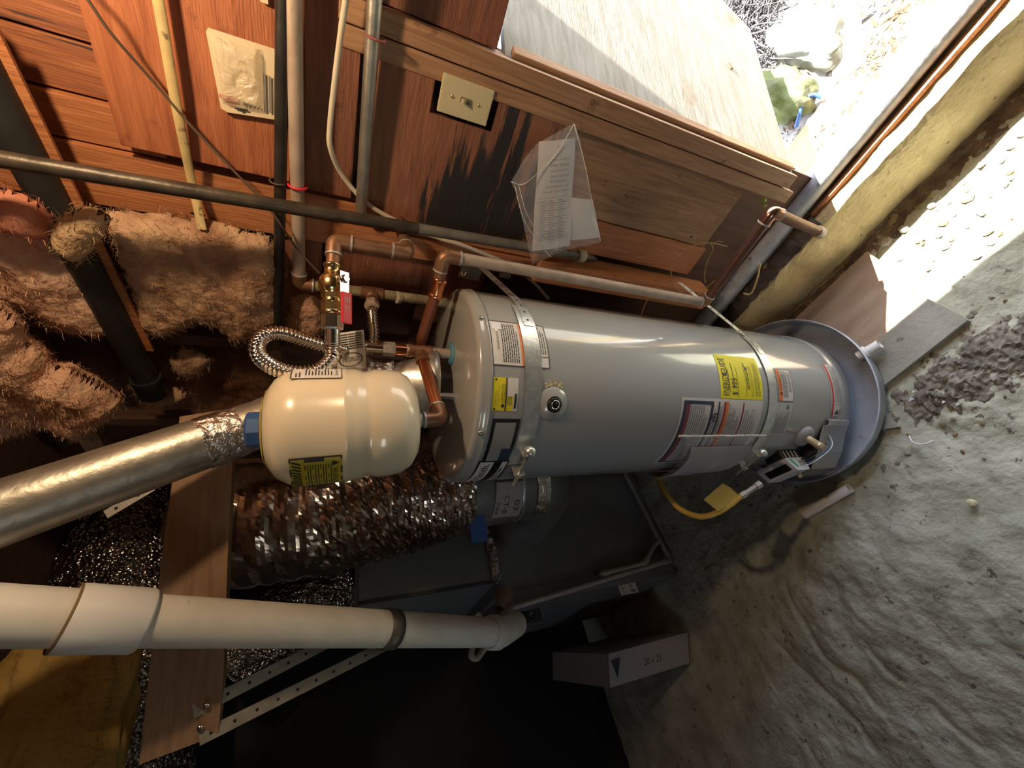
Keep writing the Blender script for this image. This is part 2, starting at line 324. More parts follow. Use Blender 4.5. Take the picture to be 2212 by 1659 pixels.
# door jamb and header
board('jamb_board', -.156, -.117, .495, 1.78, 1.030, 1.11, TRIM, wr, .003)
board('jamb_board', -.196, -.159, .455, 1.78, 1.036, 1.09, TRIM, wr, .003)
board('header_board', -.115, .72, 1.472, 1.74, 1.075, 1.11, PLYD, wr, .003)
board('jamb_board', .66, .74, .40, 1.75, 1.04, 1.12, TRIM, wr, .003)
# the sunlit plywood door, opened outward
hd = Vector((-.116, 1.062, 0)); dd = Vector((.36, .76, 0)).normalized(); dn = Vector((dd.y, -dd.x, 0))
def dpt(u, z, w=0): return hd + dd * u + dn * w + Vector((0, 0, z))
mb = MB(); mb.prism([dpt(0, .492), dpt(.33, .478), dpt(.635, .462), dpt(.70, .56), dpt(.72, .62), dpt(.86, .70), dpt(.86, 1.44), dpt(0, 1.455)], -dn * .018)
d1 = obj('door_1', mb, DOORW, kind='structure')
mb = MB().obox(dpt(.012, .97, .006), dd, dn, Vector((0, 0, 1)), (.012, .006, .47), .003); obj('edge_strip', mb, TRIM, d1, label='pale weathered edge strip')
mb = MB().obox(dpt(.36, .655, .002), (dd + Vector((0, 0, .5))).normalized(), dn, (Vector((0, 0, 1)) - dd * .5).normalized(), (.012, .003, .006), .002); obj('leaf', mb, LITTER, d1, label='small dead leaf stuck to door')
# foundation curb, sill pipe and ledge
mb = MB(); n = 150
prof = [(1.05, -.12), (1.05, .03), (1.052, .17), (1.056, .188), (1.07, .195), (1.165, .198), (1.25, .198), (1.40, .195), (1.40, -.12)]
X0, X1 = -3.0, 1.9
for i in range(n + 1):
    x = X0 + (X1 - X0) * i / n
    for k, (y, z) in enumerate(prof):
        q = N3(x * 9, k * 3.1, 0) * .010 + N3(x * 40, k * 3.1, 5) * .004
        mb.v.append(Vector((x, y + (q if 0 < k < 6 else 0), z + (q * .9 if 2 <= k <= 5 else 0))))
kk = len(prof)
for i in range(n):
    for k in range(kk - 1): mb.f.append((i * kk + k, (i + 1) * kk + k, (i + 1) * kk + k + 1, i * kk + k + 1)); mb.sm.append(False)
fc = obj('foundation_curb', mb, CONC, kind='structure', label='yellowish concrete curb below the doorway', cat='curb')
mb = MB(); n = 120
for i in range(n + 1):
    x = -1.3 + 1.08 * i / n
    for k, (y, z) in enumerate(((1.056, .197), (1.075, .212), (1.10, .214), (1.125, .20))): mb.v.append(Vector((x, y + N3(x * 24, k, 3) * .008, z + N3(x * 38, k, 9) * .014)))
for i in range(n):
    for k in range(3): mb.f.append((i * 4 + k, i * 4 + 4 + k, i * 4 + 5 + k, i * 4 + 1 + k)); mb.sm.append(True)
obj('soil_ledge', mb, MUD, fc, label='dark soil packed on the curb ledge')
mb = MB().tube([(-1.2, 1.150, .243), (-.4, 1.158, .243), (.2, 1.165, .243), (1.6, 1.18, .243)], .0455, 28)
obj('sill_pipe', mb, SILLM, label='thick dull metal pipe lying on top of the yellow curb', cat='pipe')
mb = MB().box((-.215, 1.098, .196), (1.5, 1.112, .216), .003); obj('wood_strip', mb, PINE, label='thin splintered orange wood strip beside the thick sill pipe', cat='wood strip')
# floor
def bump2(x, y, cx, cy, sx, sy): return math.exp(-((x - cx) / sx) ** 2 - ((y - cy) / sy) ** 2)
CR = [[(lambda p: (p.x, p.y))(at_z(a, b, -.03)) for a, b in Q] for Q in ([(1700, 1270), (1722, 1320), (1752, 1370), (1775, 1415), (1800, 1440), (1838, 1455), (1862, 1480), (1900, 1528)], [(1672, 1390), (1725, 1450), (1780, 1500), (1850, 1560), (1885, 1630)], [(2030, 1540), (2075, 1580), (2125, 1620)], [(1880, 1400), (1925, 1450), (1960, 1475)])]
def crack(x, y):
    v = 0
    for Q in CR:
        for (xa, ya), (xb, yb) in zip(Q, Q[1:]):
            l2 = (xb - xa) ** 2 + (yb - ya) ** 2; q = max(0, min(1, ((x - xa) * (xb - xa) + (y - ya) * (yb - ya)) / l2)); px_, py_ = xa + q * (xb - xa), ya + q * (yb - ya)
            d = math.hypot(x - px_, y - py_)
            if d < .05:
                side = ((xb - xa) * (y - ya) - (yb - ya) * (x - xa)); v = max(v, .016 * max(0, 1 - d / .012), (.006 * (1 - d / .05)) if side > 0 else 0)
    return v
def fz(x, y):
    z = -.045 + .02 * N3(x * 2.2, y * 2.2, 1) + .008 * N3(x * 9, y * 9, 2)
    near = min(1, max(0, (.62 - y) / .3))
    z += near * (.0045 * N3(x * 22, y * 22, 4) + .003 * abs(N3(x * 50, y * 50, 4))) + bump2(x, y, -.30, .47, .34, .15) * (.016 * N3(x * 34, y * 34, 8) + .012 * abs(N3(x * 60, y * 60, 3))) - crack(x, y)
    z += .05 * bump2(x, y, -.9, -.1, .5, .35)
    z -= .03 * min(1, max(0, (y - .9) / .12))
    d = min(1, math.hypot((x + .806) / .42, (y - .75) / .40)); z = min(z, -.042) if d < 1 else z
    if x > -.56 and x < -.2 and .55 < y < 1.02: z = min(z, -.05)
    if -2.75 < x < -1.78 and y > .28: z = min(z, -.03)
    return z
mb = MB(); xs = []; x = -5.2
while x < 2.4: xs.append(x); x += (.009 if -1.7 < x < .1 else .018) if -1.9 < x < .9 else .06
ys = []; y = -3.2
while y < 1.06: ys.append(y); y += (.010 if -.45 < y < .66 else .016) if y > -.5 else .06
ys.append(1.06)
mb.v = [Vector((x, y, fz(x, y))) for y in ys for x in xs]; nx = len(xs)
for j in range(len(ys) - 1):
    for i in range(nx - 1): mb.f.append((j * nx + i, j * nx + i + 1, (j + 1) * nx + i + 1, (j + 1) * nx + i)); mb.sm.append(True)
fl = obj('floor', mb, DIRT, kind='structure')
WOODCHIP = mat('wood_chip', (.20, .12, .07), (.36, .25, .16), 30, rough=.9)
# stones and chips on the soil
proto = []
for q in range(5):
    bm = bmesh.new(); bmesh.ops.create_icosphere(bm, subdivisions=1, radius=1)
    for v in bm.verts: v.co *= 1 + .35 * N3(v.co.x * 1.3 + q * 7, v.co.y * 1.3, v.co.z * 1.3)
    me = bpy.data.meshes.new('stone'); bm.to_mesh(me); bm.free(); me.materials.append(STONE if q < 3 else (WOODCHIP if q == 3 else CONC)); proto.append(me)
rr = random.Random(3); fo = Vector(fl.location)
def scatter(cnt, fx, fy, s0, s1):
    for _ in range(cnt):
        x, y = fx(), fy(); s = rr.uniform(s0, s1)
        o = bpy.data.objects.new('stone', rr.choice(proto)); link(o, fl); o.location = Vector((x, y, fz(x, y) + s * .25)) - fo
        o.scale = (s * rr.uniform(.7, 1.5), s * rr.uniform(.6, 1.2), s * rr.uniform(.35, .7)); o.rotation_euler = (rr.uniform(-.4, .4), rr.uniform(-.4, .4), rr.uniform(0, 6))
def soil_patch(name, x0, x1, y0, y1, fn, mt, label, st=.008, up=.004):
    mb = MB(); ix = {}
    nx_, ny_ = int((x1 - x0) / st), int((y1 - y0) / st)
    def vv(i, j):
        if (i, j) not in ix:
            x, y = x0 + i * st, y0 + j * st; k = fn(x, y); ix[(i, j)] = len(mb.v)
            mb.v.append(Vector((x, y, fz(x, y) + min(up, up * k * 8 - .002) + (.006 * abs(N3(x * 48, y * 48, 6)) + .008 * abs(N3(x * 24, y * 24, 2))) * min(1, max(0, k * 5)))))
        return ix[(i, j)]
    for i in range(nx_):
        for j in range(ny_):
            if fn(x0 + (i + .5) * st, y0 + (j + .5) * st) > 0: mb.f.append((vv(i, j), vv(i + 1, j), vv(i + 1, j + 1), vv(i, j + 1))); mb.sm.append(False)
    return obj(name, mb, mt, fl, label=label, kind='stuff')
soil_patch('soil_clods', -.75, .10, .28, .64, lambda x, y: .62 * bump2(x, y, -.32, .475, .24, .09) + .42 * N3(x * 20, y * 20, 3, 6) - .24, mat('damp_grey_soil', (.15, .135, .11), (.30, .27, .225), 22, (1, 1, 1), .95, bump=.8, bscale=60), 'dark damp clods')
soil_patch('trench_soil', -1.1, .6, .90, 1.05, lambda x, y: (y - (.985 if x > -.2 else .975)) * 8 + .25 * N3(x * 18, y * 18, 5), mat('brown_trench_soil', (.10, .07, .05), (.20, .15, .115), 22, (1, 1, 1), .95, bump=.8, bscale=60), 'brown soil in the trench beside the curb')
scatter(95, lambda: rr.uniform(-.75, .45), lambda: rr.uniform(.88, 1.035), .007, .022)
scatter(60, lambda: rr.uniform(-.2, .5), lambda: rr.uniform(.72, .95), .005, .016)
scatter(120, lambda: rr.gauss(-.33, .20), lambda: rr.gauss(.46, .10), .003, .010)
# rest of the crawl space, beyond the picture or dark
obj('wall_left', MB().box((-3.10, -3.2, -.3), (-3.05, 1.2, 2.7)), mat('unlit_end_black', (.010, .010, .011), rough=.7), kind='structure')  # near-black colour stands in for the unlit far end
mb = MB()
for a, b in (((-3.2, -3.2, -.3), (-.5, -3.15, 2.7)), ((.6, -3.2, -.3), (2.3, -3.15, 2.7)), ((-.5, -3.2, -.3), (.6, -3.15, 1.6)), ((-.5, -3.2, 2.05), (.6, -3.15, 2.7))): mb.box(a, b)
obj('wall_back', mb, DKWOOD, kind='structure')  # with an opening added to let in sky light as fill
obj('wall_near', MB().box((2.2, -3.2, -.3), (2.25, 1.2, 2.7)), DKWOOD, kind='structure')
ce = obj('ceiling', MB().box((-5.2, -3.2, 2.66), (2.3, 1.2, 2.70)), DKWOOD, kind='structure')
for i in range(4):
    x = -.10 + i * .61
    obj('joist', MB().box((x - .02, -3.1, 2.46), (x + .02, 1.04, 2.655), .002), JOIST, ce)
# outdoors
mb = MB(); n = 46
for j in range(n + 1):
    for i in range(n + 1):
        x = -3 + 6.5 * i / n; y = 1.36 + 4.8 * (j / n) ** 1.6
        z = .185 + max(0, y - 1.5) * .05 + max(0, y - 2.5) * .35 + .02 * N3(x * 5, y * 5, 7) + .008 * N3(x * 20, y * 20, 7)
        mb.v.append(Vector((x, y, z)))
for j in range(n):
    for i in range(n): mb.f.append((j * (n + 1) + i, j * (n + 1) + i + 1, (j + 1) * (n + 1) + i + 1, (j + 1) * (n + 1) + i)); mb.sm.append(True)
go = obj('ground_outside', mb, OUTG, kind='structure')
def blobrock(name, c, s, mt, seed, label, cat, group=None, sub=4, amp=.3):
    bm = bmesh.new(); bmesh.ops.create_icosphere(bm, subdivisions=sub, radius=1); mb = MB()
    for v in bm.verts: v.co *= 1 + amp * N3(v.co.x * 1.5 + seed, v.co.y * 1.5, v.co.z * 1.5) + .05 * N3(v.co.x * 8, v.co.y * 8, v.co.z * 8 + seed)
    bm.verts.index_update(); mb.add([Vector(c) + Vector((v.co.x * s[0], v.co.y * s[1], v.co.z * s[2])) for v in bm.verts], [tuple(v.index for v in f.verts) for f in bm.faces], True); bm.free()
    return obj(name, mb, mt, None, label, cat, group)
blobrock('mossy_rock', tuple(at_z(1692, 205, .20)), (.075, .16, .09), MOSS, 4, 'mossy green rock on the ground just beyond the open door', 'rock')
blobrock('pale_rock', tuple(at_z(1738, 85, .20)), (.09, .20, .08), mat('lichen_rock', (.17, .17, .13), (.25, .255, .21), 12, rough=.95, bump=.6), 9, 'pale lichen-grey rock just behind the mossy green rock outside', 'rock')
ob = at_z(1830, 100, .19); obj('white_slab', MB().obox(ob, Vector((.6, .8, 0)), Vector((-.8, .6, 0)), Vector((0, 0, 1)), (.11, .045, .012), .004), mat('white_stone', (.7, .68, .64), rough=.9), None, 'white sunlit slab lying in the litter outside the doorway', 'slab')
rr = random.Random(5); mb = MB()
for _ in range(420):
    c = at_z(rr.uniform(1560, 1690), rr.uniform(-40, 150), .20); c.z += rr.random() * .06; a = rr.uniform(0, 6.3); L = rr.uniform(.03, .10)
    p = [c + Vector((math.cos(a) * t * L + rr.uniform(-.01, .01), math.sin(a) * t * L + rr.uniform(-.01, .01), rr.uniform(-.01, .02))) for t in (-1, -.3, .4, 1)]
    mb.tube(spline(p, 3), rr.uniform(.0012, .003), 5, False)
obj('twig_heap', mb, TWIG, None, 'grey tangled twigs and roots heaped past the door edge', 'twigs', kind='stuff')
mb = MB()
for _ in range(900):
    q_ = at_z(rr.uniform(1690, 2030), rr.uniform(-30, 360), .19); x, y = q_.x, q_.y
    if y < 1.27: continue
    if N3(x * 6, y * 6, 2) < -.02: continue
    z = .185 + max(0, y - 1.5) * .05 + .014; a = rr.uniform(0, 6.3); L = rr.uniform(.006, .02); w = L * rr.uniform(.15, .5)
    u = Vector((math.cos(a), math.sin(a), rr.uniform(-.4, .4))); v = Vector((-math.sin(a), math.cos(a), rr.uniform(-.4, .4))); c = Vector((x, y, z))
    mb.add([c - u * L, c - v * w, c + u * L, c + v * w], [(0, 1, 2, 3)])
obj('leaf_litter', mb, LITTER, None, 'dry brown leaf litter strewn over the sunlit ground outside', 'leaf litter', kind='stuff')
P = [at_z(1720, 275, .21), at_z(1735, 225, .225), at_z(1755, 205, .225), at_z(1775, 210, .21)]
obj('garden_hose', MB().tube(spline(P, 8), .007, 10), BLUE, None, 'short blue plastic hose end in the sunlit litter outside', 'hose')
obj('green_sprout', MB().lathe([(.0005, 0), (.006, .004), (.008, .010), (.003, .016), (.0003, .018)], at_y(1650, 434, 1.03), (.3, -.6, .8), 7).lathe([(.0005, 0), (.005, .004), (.006, .009), (.0003, .015)], at_y(1653, 440, 1.03), (-.4, -.6, .3), 7), mat('sprout_green', (.22, .42, .05), rough=.6), None, 'tiny green sprout poking out at the foot of the door jamb', 'plant')
obj('added_eave', MB().box((-2.2, 1.1, 2.50), (2.3, 1.72, 2.56)), JOIST, kind='structure')  # unseen overhang, added to end the sun patch indoors
# ================================================================== WATER HEATER
ax0 = Vector((AX.x, AX.y, 0)); ZT, ZB = 1.470, .080
hz = lambda z: Vector((AX.x, AX.y, z))
wh = thing('water_heater', 'tall grey cylindrical water heater standing in a round metal drain pan', 'water heater', hz(.0))
mb = MB().lathe([(.245, .075), (.262, .078), (.263, .13), (.260, .134), (RH, .14), (RH, 1.445)], ax0, n=96)
obj('shell', mb, GREY, wh)
mb = MB().lathe([(.2605, 1.438), (.2640, 1.439), (.2640, 1.443), (.2622, 1.445), (.2622, 1.457), (.261, 1.463), (.254, 1.469), (.248, 1.4705), (.02, 1.472)], ax0, n=96)
obj('top_cap', mb, GREY, wh)
for p in (36.4, -22.9, 95, -80):
    a = math.radians(p); o = cpt(a, 1.455, .2622); d = Vector((o.x - AX.x, o.y - AX.y, 0))
    obj('screw', MB().lathe([(.0055, 0), (.0055, .003), (.0035, .005), (.001, .0055)], o, d, 12), CHROME, wh)
for k in range(3):
    a = 2.1 * k + .4; obj('foot', MB().lathe([(.03, .0), (.03, .075)], hz(0) + Vector((math.cos(a) * .19, math.sin(a) * .19, 0)), n=16), BLACK, wh)
obj('bottom_plate', MB().lathe([(.02, .074), (.25, .076)], ax0, n=48), BLACK, wh)
def lab(p0, p1, z0, z1, R=RH):  # place() for print on the side: u to the right, v up, from the lower left corner
    return lambda u, v, e=.0016: cpt(math.radians(p0) + u / R, z0 + v, R + e)
def sheet(name, p0, p1, z0, z1, mt, par, R=RH, th=.0008, label=None):
    return obj(name, MB().cpatch(math.radians(p0), math.radians(p1), z0, z1, R, th), mt, par, label=label)
def width(p0, p1, R=RH): return math.radians(p1 - p0) * R
def frame(w, h, t): return [(0, 0, w, t), (0, h - t, w, h), (0, t, t, h - t), (w - t, t, w, h - t)]
def printed(name, rects, place, mt, par, txt=(), nseg=5):
    mb = MB(); bars(mb, rects, place, nseg)
    for s_, size, u, v, w in txt: write(mb, s_, size, lambda a, b: place(u + a, v + b), w)
    return obj(name, mb, mt, par, kind='stuff')
# relief-valve notice (runs behind the strap)
s = sheet('warning_notice', 10.8, 36.3, 1.294, 1.438, PAPER, wh, label='white notice with rows of small print'); w = width(10.8, 36.3); h = .144; pl = lab(10.8, 36, 1.294, 1.438)
r = frame(w, h, .0018) + [(0, .024, .03, .0252)] if False else frame(w, h, .0018) + [(.026, 0, .0272, .030)]
printed('notice_print', r + lines(.008, w - .008, .118, .075, 8, .0022, 3) + lines(.034, w - .006, .034, .004, 5, .0022, 5), pl, INK, s, [('T&P RELIEF VALVE OPENING', .0075, .036, .125, w - .052)])
printed('notice_band', [(.002, .066, w - .002, .071)], pl, ORG, s); printed('notice_damage', [(w - .026, h - .030, w - .006, h - .006), (w - .033, h - .020, w - .02, h - .012)], lambda u, v: pl(u, v, .002), flatmat('torn_paper', (.85, .86, .9)), s)
# contractor sticker
s = sheet('contractor_sticker', -11.6, 4.9, 1.375, 1.436, YEL, wh, label='yellow and white sticker'); w = width(-11.6, 4.9); h = .061; pl = lab(-11.6, 5, 1.375, 1.4)
printed('sticker_white', [(0.0, 0, w, .011), (w * .44, .011, w, .027)], lambda u, v: pl(u, v, .0012), PAPER, s)
printed('sticker_print', [(0, .0275, w, .0305), (.006, .003, .040, .0085)] + [(.020, .0015, .03, .0022)] + lines(.014, .034, .025, .013, 3, .0014, 4), lambda u, v: pl(u, v, .0018), INK, s,
        [('CONTRACTOR', .0066, .019, .0365, .041), ('REWARDS.COM', .0050, .019, .0318, .041), ('WSPP-1787 EXX7', .0042, .014, .052, .032), ('A. O. Smith Wtr Htr Tank', .0036, .012, .0465, .046)])
mb = MB()
for u, v, q in ((.012, .036, .0045), (.004, .055, .0028), (w - .005, .055, .0028)):
    mb.add([pl(u + math.cos(a) * q, v + math.sin(a) * q * .9, .002) for a in [i * math.pi / 4 for i in range(8)]], [tuple(range(8))])
obj('sticker_badge', mb, INK, s, kind='stuff')
# maker's sticker, tilted strip
def tilt(u, v, e=.0016): return cpt(math.radians(-78) + u / RH, 1.361 + v - .018 * max(0, u - .12) / .16 * 0 + .004, RH + e)
w = width(-78, -15.5); s = sheet('maker_sticker', -78, -42, 1.358, 1.437, BLACK, wh, label='black and white maker sticker')
mb = MB().cpatch(math.radians(-42), math.radians(-15.6), 1.362, 1.430, RH, .0008); obj('sticker_frame', mb, BLACK, s)
mb = MB().cpatch(math.radians(-42), math.radians(-17.6), 1.371, 1.4215, RH, .0016); obj('sticker_window', mb, mat('silver_print', (.42, .40, .36), rough=.35, metal=.3), s)
mb = MB().cpatch(math.radians(-76), math.radians(-43.2), 1.397, 1.432, RH, .0014); mb.cpatch(math.radians(-76), math.radians(-43.2), 1.362, 1.376, RH, .0014); obj('sticker_white', mb, PAPER, s)
pl2 = lambda u, v: cpt(math.radians(-74) + u / RH, 1.397 + v, RH + .0022)
mb = MB(); write(mb, 'AO Smith.', .030, lambda a, b: pl2(a, b + .008), width(-74, -45)); bars(mb, lines(.004, .13, -.024, -.032, 1, .004, 3), pl2); obj('sticker_print', mb, INK, s, kind='stuff')
mb = MB(); write(mb, 'ULTRA LOW NOX', .011, lambda a, b: pl2(a + .006, b - .014), .12); mb.cpatch(math.radians(-42), math.radians(-33), 1.364, 1.392, RH, .002); obj('sticker_print', mb, NAVY, s)
# energy label
s = sheet('energy_label', -.4, 29.6, .543, .727, YEL, wh, label='bright yellow energy label'); w = width(-.4, 29.6); pl = lab(-.4, 29, .543, .7)
printed('energy_print', [(.006, .108, w - .04, .1095), (.006, .074, w - .03, .0752), (.010, .050, w - .03, .0512), (.010, .044, w - .03, .0452), (.010, .0452, .0115, .0512), (w - .045, .058, w - .036, .066)] + lines(.01, w - .02, .036, .010, 5, .0016, 8, .4) + lines(.02, .09, .150, .143, 2, .0018, 4) + lines(.03, .11, .128, .122, 1, .003, 6) + lines(.03, .115, .07, .056, 2, .003, 9), pl, INK, s,
        [('ENERGYGUIDE', .036, .008, .149, w - .020), ('$ 325', .031, .010, .114, .052)])
mb = MB(); mb.add([pl(.068, .160), pl(.078, .160), pl(.073, .150)], [(0, 1, 2)]); mb.add([pl(.0715, .175), pl(.0715, .158), pl(.0745, .158), pl(.0745, .175)], [(0, 1, 2, 3)]); obj('energy_arrow', mb, INK, s)
# rating and safety sheet
s = sheet('safety_sheet', -51, -.8, .541, .877, PAPER, wh, label='large white safety sheet with coloured bands'); w = width(-51, -.8); h = .336; pl = lab(-51, 0, .541, .87); q = w - .008
printed('sheet_band', [(.006, .303, q, .318)], pl, MAROON, s); printed('sheet_band', [(.006, .150, q, .162)], pl, ORG, s); printed('sheet_band', [(.006, .162, q, .170), (.006, .083, q, .089)], lambda u, v: pl(u, v, .0014), mat('label_dark_red', (.33, .03, .05)), s)
printed('sheet_frame', [(.006, .318, q, .328), (q - .010, .222, q, .318), (.006, .212, q, .222), (.006, .187, q, .193), (.006, .212, .012, .318)], lambda u, v: pl(u, v, .0018), NAVY, s)
printed('sheet_print', lines(.016, q - .014, .300, .228, 9, .003, 2) + lines(.02, q - .03, .208, .195, 2, .003, 3) + lines(.02, q - .01, .186, .173, 2, .003, 4) + lines(.02, q - .006, .146, .094, 7, .0028, 5) + lines(.02, q - .02, .078, .02, 6, .0026, 6, .5), pl, GREYTX, s)
mb = MB(); N_ = 24; c = (w - .055, .200)
mb.add([pl(c[0] + math.cos(2 * math.pi * i / N_) * R_, c[1] + math.sin(2 * math.pi * i / N_) * R_, .002) for R_ in (.013, .0095) for i in range(N_)], [(i, (i + 1) % N_, N_ + (i + 1) % N_, N_ + i) for i in range(N_)])
mb.add([pl(c[0] + math.cos(a) * .006, c[1] + math.sin(a) * .007 + .001, .002) for a in [i * math.pi / 5 for i in range(7)]], [tuple(range(7))]); obj('sheet_symbol', mb, INK, s, kind='stuff')
# small warning labels
s = sheet('warning_label', -.4, 22.6, .395, .468, PAPER, wh, label='white label headed WARNING in orange'); w = width(-.4, 22.6); pl = lab(-.4, 0, .395, .4)
printed('warning_band', [(.002, .053, w - .002, .070)], pl, ORG, s); printed('warning_print', frame(w, .073, .0012) + lines(.012, w - .006, .050, .024, 5, .0022, 4) + lines(.03, w - .01, .020, .006, 3, .0018, 5, .6), lambda u, v: pl(u, v, .002), INK, s, [('WARNING', .013, .034, .0555, w - .042)])
mb = MB(); mb.add([pl(.018, .0555, .0022), pl(.030, .0555, .0022), pl(.024, .0675, .0022)], [(0, 1, 2)]); obj('warning_triangle', mb, INK, s)
s = sheet('rating_plate', -26.5, -1.3, .393, .486, mat('silver_label', (.60, .60, .56), rough=.4), wh, label='silver rating plate'); w = width(-26.5, -1.3); pl = lab(-26.5, 0, .393, .4)
printed('rating_print', frame(w, .093, .001) + lines(.01, w - .03, .075, .012, 8, .0026, 7, .5) + [(w - .022, .020, w - .008, .034)], pl, GREYTX, s, [('CSA', .010, w - .024, .066, .018)])
s = sheet('base_label', -10.6, 31.5, .117, .187, PAPER, wh, label='white base label with red line'); w = width(-10.6, 31.5); pl = lab(-10.6, 0, .117, .2)
printed('base_band', [(.002, .054, w - .002, .064)], pl, mat('label_red', (.62, .06, .05)), s); printed('base_print', frame(w, .07, .001) + [(.042, .001, .043, .053)] + lines(.05, w - .01, .048, .010, 6, .002, 4) + [(.008, .026, .018, .044), (.012, .030, .024, .036), (.010, .008, .03, .016), (.016, .014, .024, .02)], lambda u, v: pl(u, v, .002), INK, s)
# plug in its round cover, with crumbs of foam
a = math.radians(-7.4); o = cpt(a, 1.288, RH); d = Vector((o.x - AX.x, o.y - AX.y, 0)).normalized()
pc = obj('port_cover', MB().lathe([(.041, -.010), (.041, .001), (.039, .003), (.021, .011), (.0195, .0115), (.018, .004)], cpt(a, 1.283, RH - .002), d, 40, caps=False), GREY, wh)
obj('plug', MB().lathe([(.0175, 0), (.0175, .008), (.0165, .012), (.012, .013), (.010, .008), (.001, .008)], cpt(a, 1.283, RH), d, 28), BLACK, pc); obj('plug_rim', MB().lathe([(.0115, .0125), (.0115, .0145), (.009, .0145), (.009, .010)], cpt(a, 1.283, RH), d, 24, caps=False), CHROME, pc)
mb = MB(); rr = random.Random(2)
for _ in range(70):
    u = rr.uniform(-.024, .024); c = cpt(a + (.043 + abs(rr.gauss(0, .006)) - abs(u) * .25) / RH, 1.283 + u, RH + .002); q = rr.uniform(.0008, .0022)
    mb.lathe([(q * .3, -q), (q, 0), (q * .3, q)], c, Vector((rr.random(), rr.random(), rr.random())), 5)
obj('foam_crumbs', mb, mat('foam', (.72, .62, .36), rough=.9), wh, label='yellowish foam crumbs', kind='stuff')
# pipe stubs on top: blue dielectric ring, nipple
tp = Vector((-.723, .772, 0))
obj('dielectric_ring', MB().lathe([(.030, 1.4715), (.030, 1.476), (.024, 1.480), (.014, 1.480)], tp, n=28), LTBLUE, wh, label='blue dielectric ring'); obj('nipple', MB().lathe([(.0135, 1.475), (.0135, 1.535)], tp, n=20), COPG, wh)
# draft hood
dh = obj('draft_hood', MB().lathe([(.098, 1.512), (.102, 1.514), (.096, 1.53), (.060, 1.60), (.054, 1.61), (.054, 1.64)], ax0, n=40, caps=False), GALV, wh, label='conical metal draft hood')
for k in range(4):
    A = .5 + k * math.pi / 2; obj('leg', MB().box(hz(1.470) + Vector((math.cos(A) * .088 - .006, math.sin(A) * .088 - .006, 0)), hz(1.52) + Vector((math.cos(A) * .088 + .006, math.sin(A) * .088 + .006, 0)), .002), PVC if k == 0 else GALV, dh)
# drain valve, access bracket, gas control
a = math.radians(-27); o = cpt(a, .283, RH); d = Vector((o.x - AX.x, o.y - AX.y, 0)).normalized()
dv = obj('drain_valve', MB().lathe([(.038, -.008), (.038, .004), (.034, .010), (.015, .016), (.012, .016)], o, d, 36), mat('grey_plastic', (.36, .35, .36), rough=.45), wh, label='grey round drain cover')
obj('brass_stub', MB().lathe([(.0125, .012), (.0125, .052), (.0135, .053), (.0135, .062), (.0115, .063), (.0115, .072), (.008, .072)], o, d, 20), mat('dull_cream_brass', (.66, .56, .36), (.50, .38, .20), 30, (1, 1, 1), .4, .5), dv, label='brass stub')
mb = MB(); prof = [(-12.6, .002), (-13.0, .012), (-16.5, .014), (-17.5, .006), (-26, .012), (-36, .035), (-47, .062), (-58, .062), (-70, .045), (-80, .012), (-90, .003)]
for p, e in prof:
    for z in (.082, .198): mb.v.append(cpt(math.radians(p), z + (.012 if p < -17 and z > .1 else 0) - (.014 if p < -17 and z < .1 else 0), RH + e))
for p, e in prof:
    for z in (.082, .198): mb.v.append(cpt(math.radians(p), z + (.012 if p < -17 and z > .1 else 0) - (.014 if p < -17 and z < .1 else 0), RH + e - .003))
k = len(prof)
for i in range(k - 1):
    A = 2 * i; mb.f += [(A, A + 2, A + 3, A + 1), (A + 2 * k, A + 1 + 2 * k, A + 3 + 2 * k, A + 2 + 2 * k), (A + 1, A + 3, A + 3 + 2 * k, A + 1 + 2 * k), (A, A + 2 * k, A + 2 + 2 * k, A + 2)]
mb.sm = [False] * len(mb.f); obj('access_bracket', mb, GREY, wh, label='bent grey sheet-metal cover')
sheet('access_opening', -74, -30, .10, .27, BLACK, wh, label='dark burner access plate')
gv = math.radians(-56); gd = Vector((cpt(gv, 0, 1).x - AX.x, cpt(gv, 0, 1).y - AX.y, 0)).normalized(); gs = Vector((-gd.y, gd.x, 0)); gs = gs if gs.dot(rdir.to_3d()) > 0 else -gs; gu = Vector((0, 0, 1))
ph_, zz_ = cyl_px(1696, 989, RH + .028); ga = cpt(ph_, zz_, RH + .028)
gp = lambda d_, u_, s_=0: ga + gd * d_ + gu * u_ + gs * s_
mb = MB().prism([gp(0, 0), gp(.010, -.001), gp(.042, -.027), gp(.045, -.033), gp(.045, -.092), gp(.040, -.098), gp(0, -.094)], -gs * .118)
cv = obj('gas_control', mb, WHITEP, wh, label='white gas control box')
nw = (gd * .63 + gu * .78).normalized(); tw = (gd * .78 - gu * .63).normalized()
obj('control_window', MB().obox(gp(.027, -.0145, -.056) + nw * .0005, gs, tw, nw, (.044, .0135, .002), .0015), BLACK, cv, label='dark display window')
obj('control_sticker', MB().prism([gp(.006, -.012, .0004), gp(.034, -.034, .0004), gp(.034, -.088, .0004), gp(.006, -.088, .0004)], gs * .0006), PAPER, cv)
obj('sticker_stripe', MB().prism([gp(.006, -.014, .0012), gp(.034, -.036, .0012), gp(.034, -.046, .0012), gp(.006, -.024, .0012)], gs * .0004), GREEN, cv, label='green stripe')
mb = MB()
for k in range(5): mb.add([gp(.010 + .0045 * k, -.052 - .0035 * (k % 2), .0014), gp(.012 + .0045 * k, -.052 - .0035 * (k % 2), .0014), gp(.012 + .0045 * k, -.078, .0014), gp(.010 + .0045 * k, -.078, .0014)], [(0, 1, 2, 3)])
obj('sticker_print', mb, INK, cv, kind='stuff')
cc_ = obj('control_cap', MB().obox(gp(-.016, -.036, -.030), gd, gs, gu, (.016, .032, .050), .004), BLACK, cv, label='black ribbed connector')
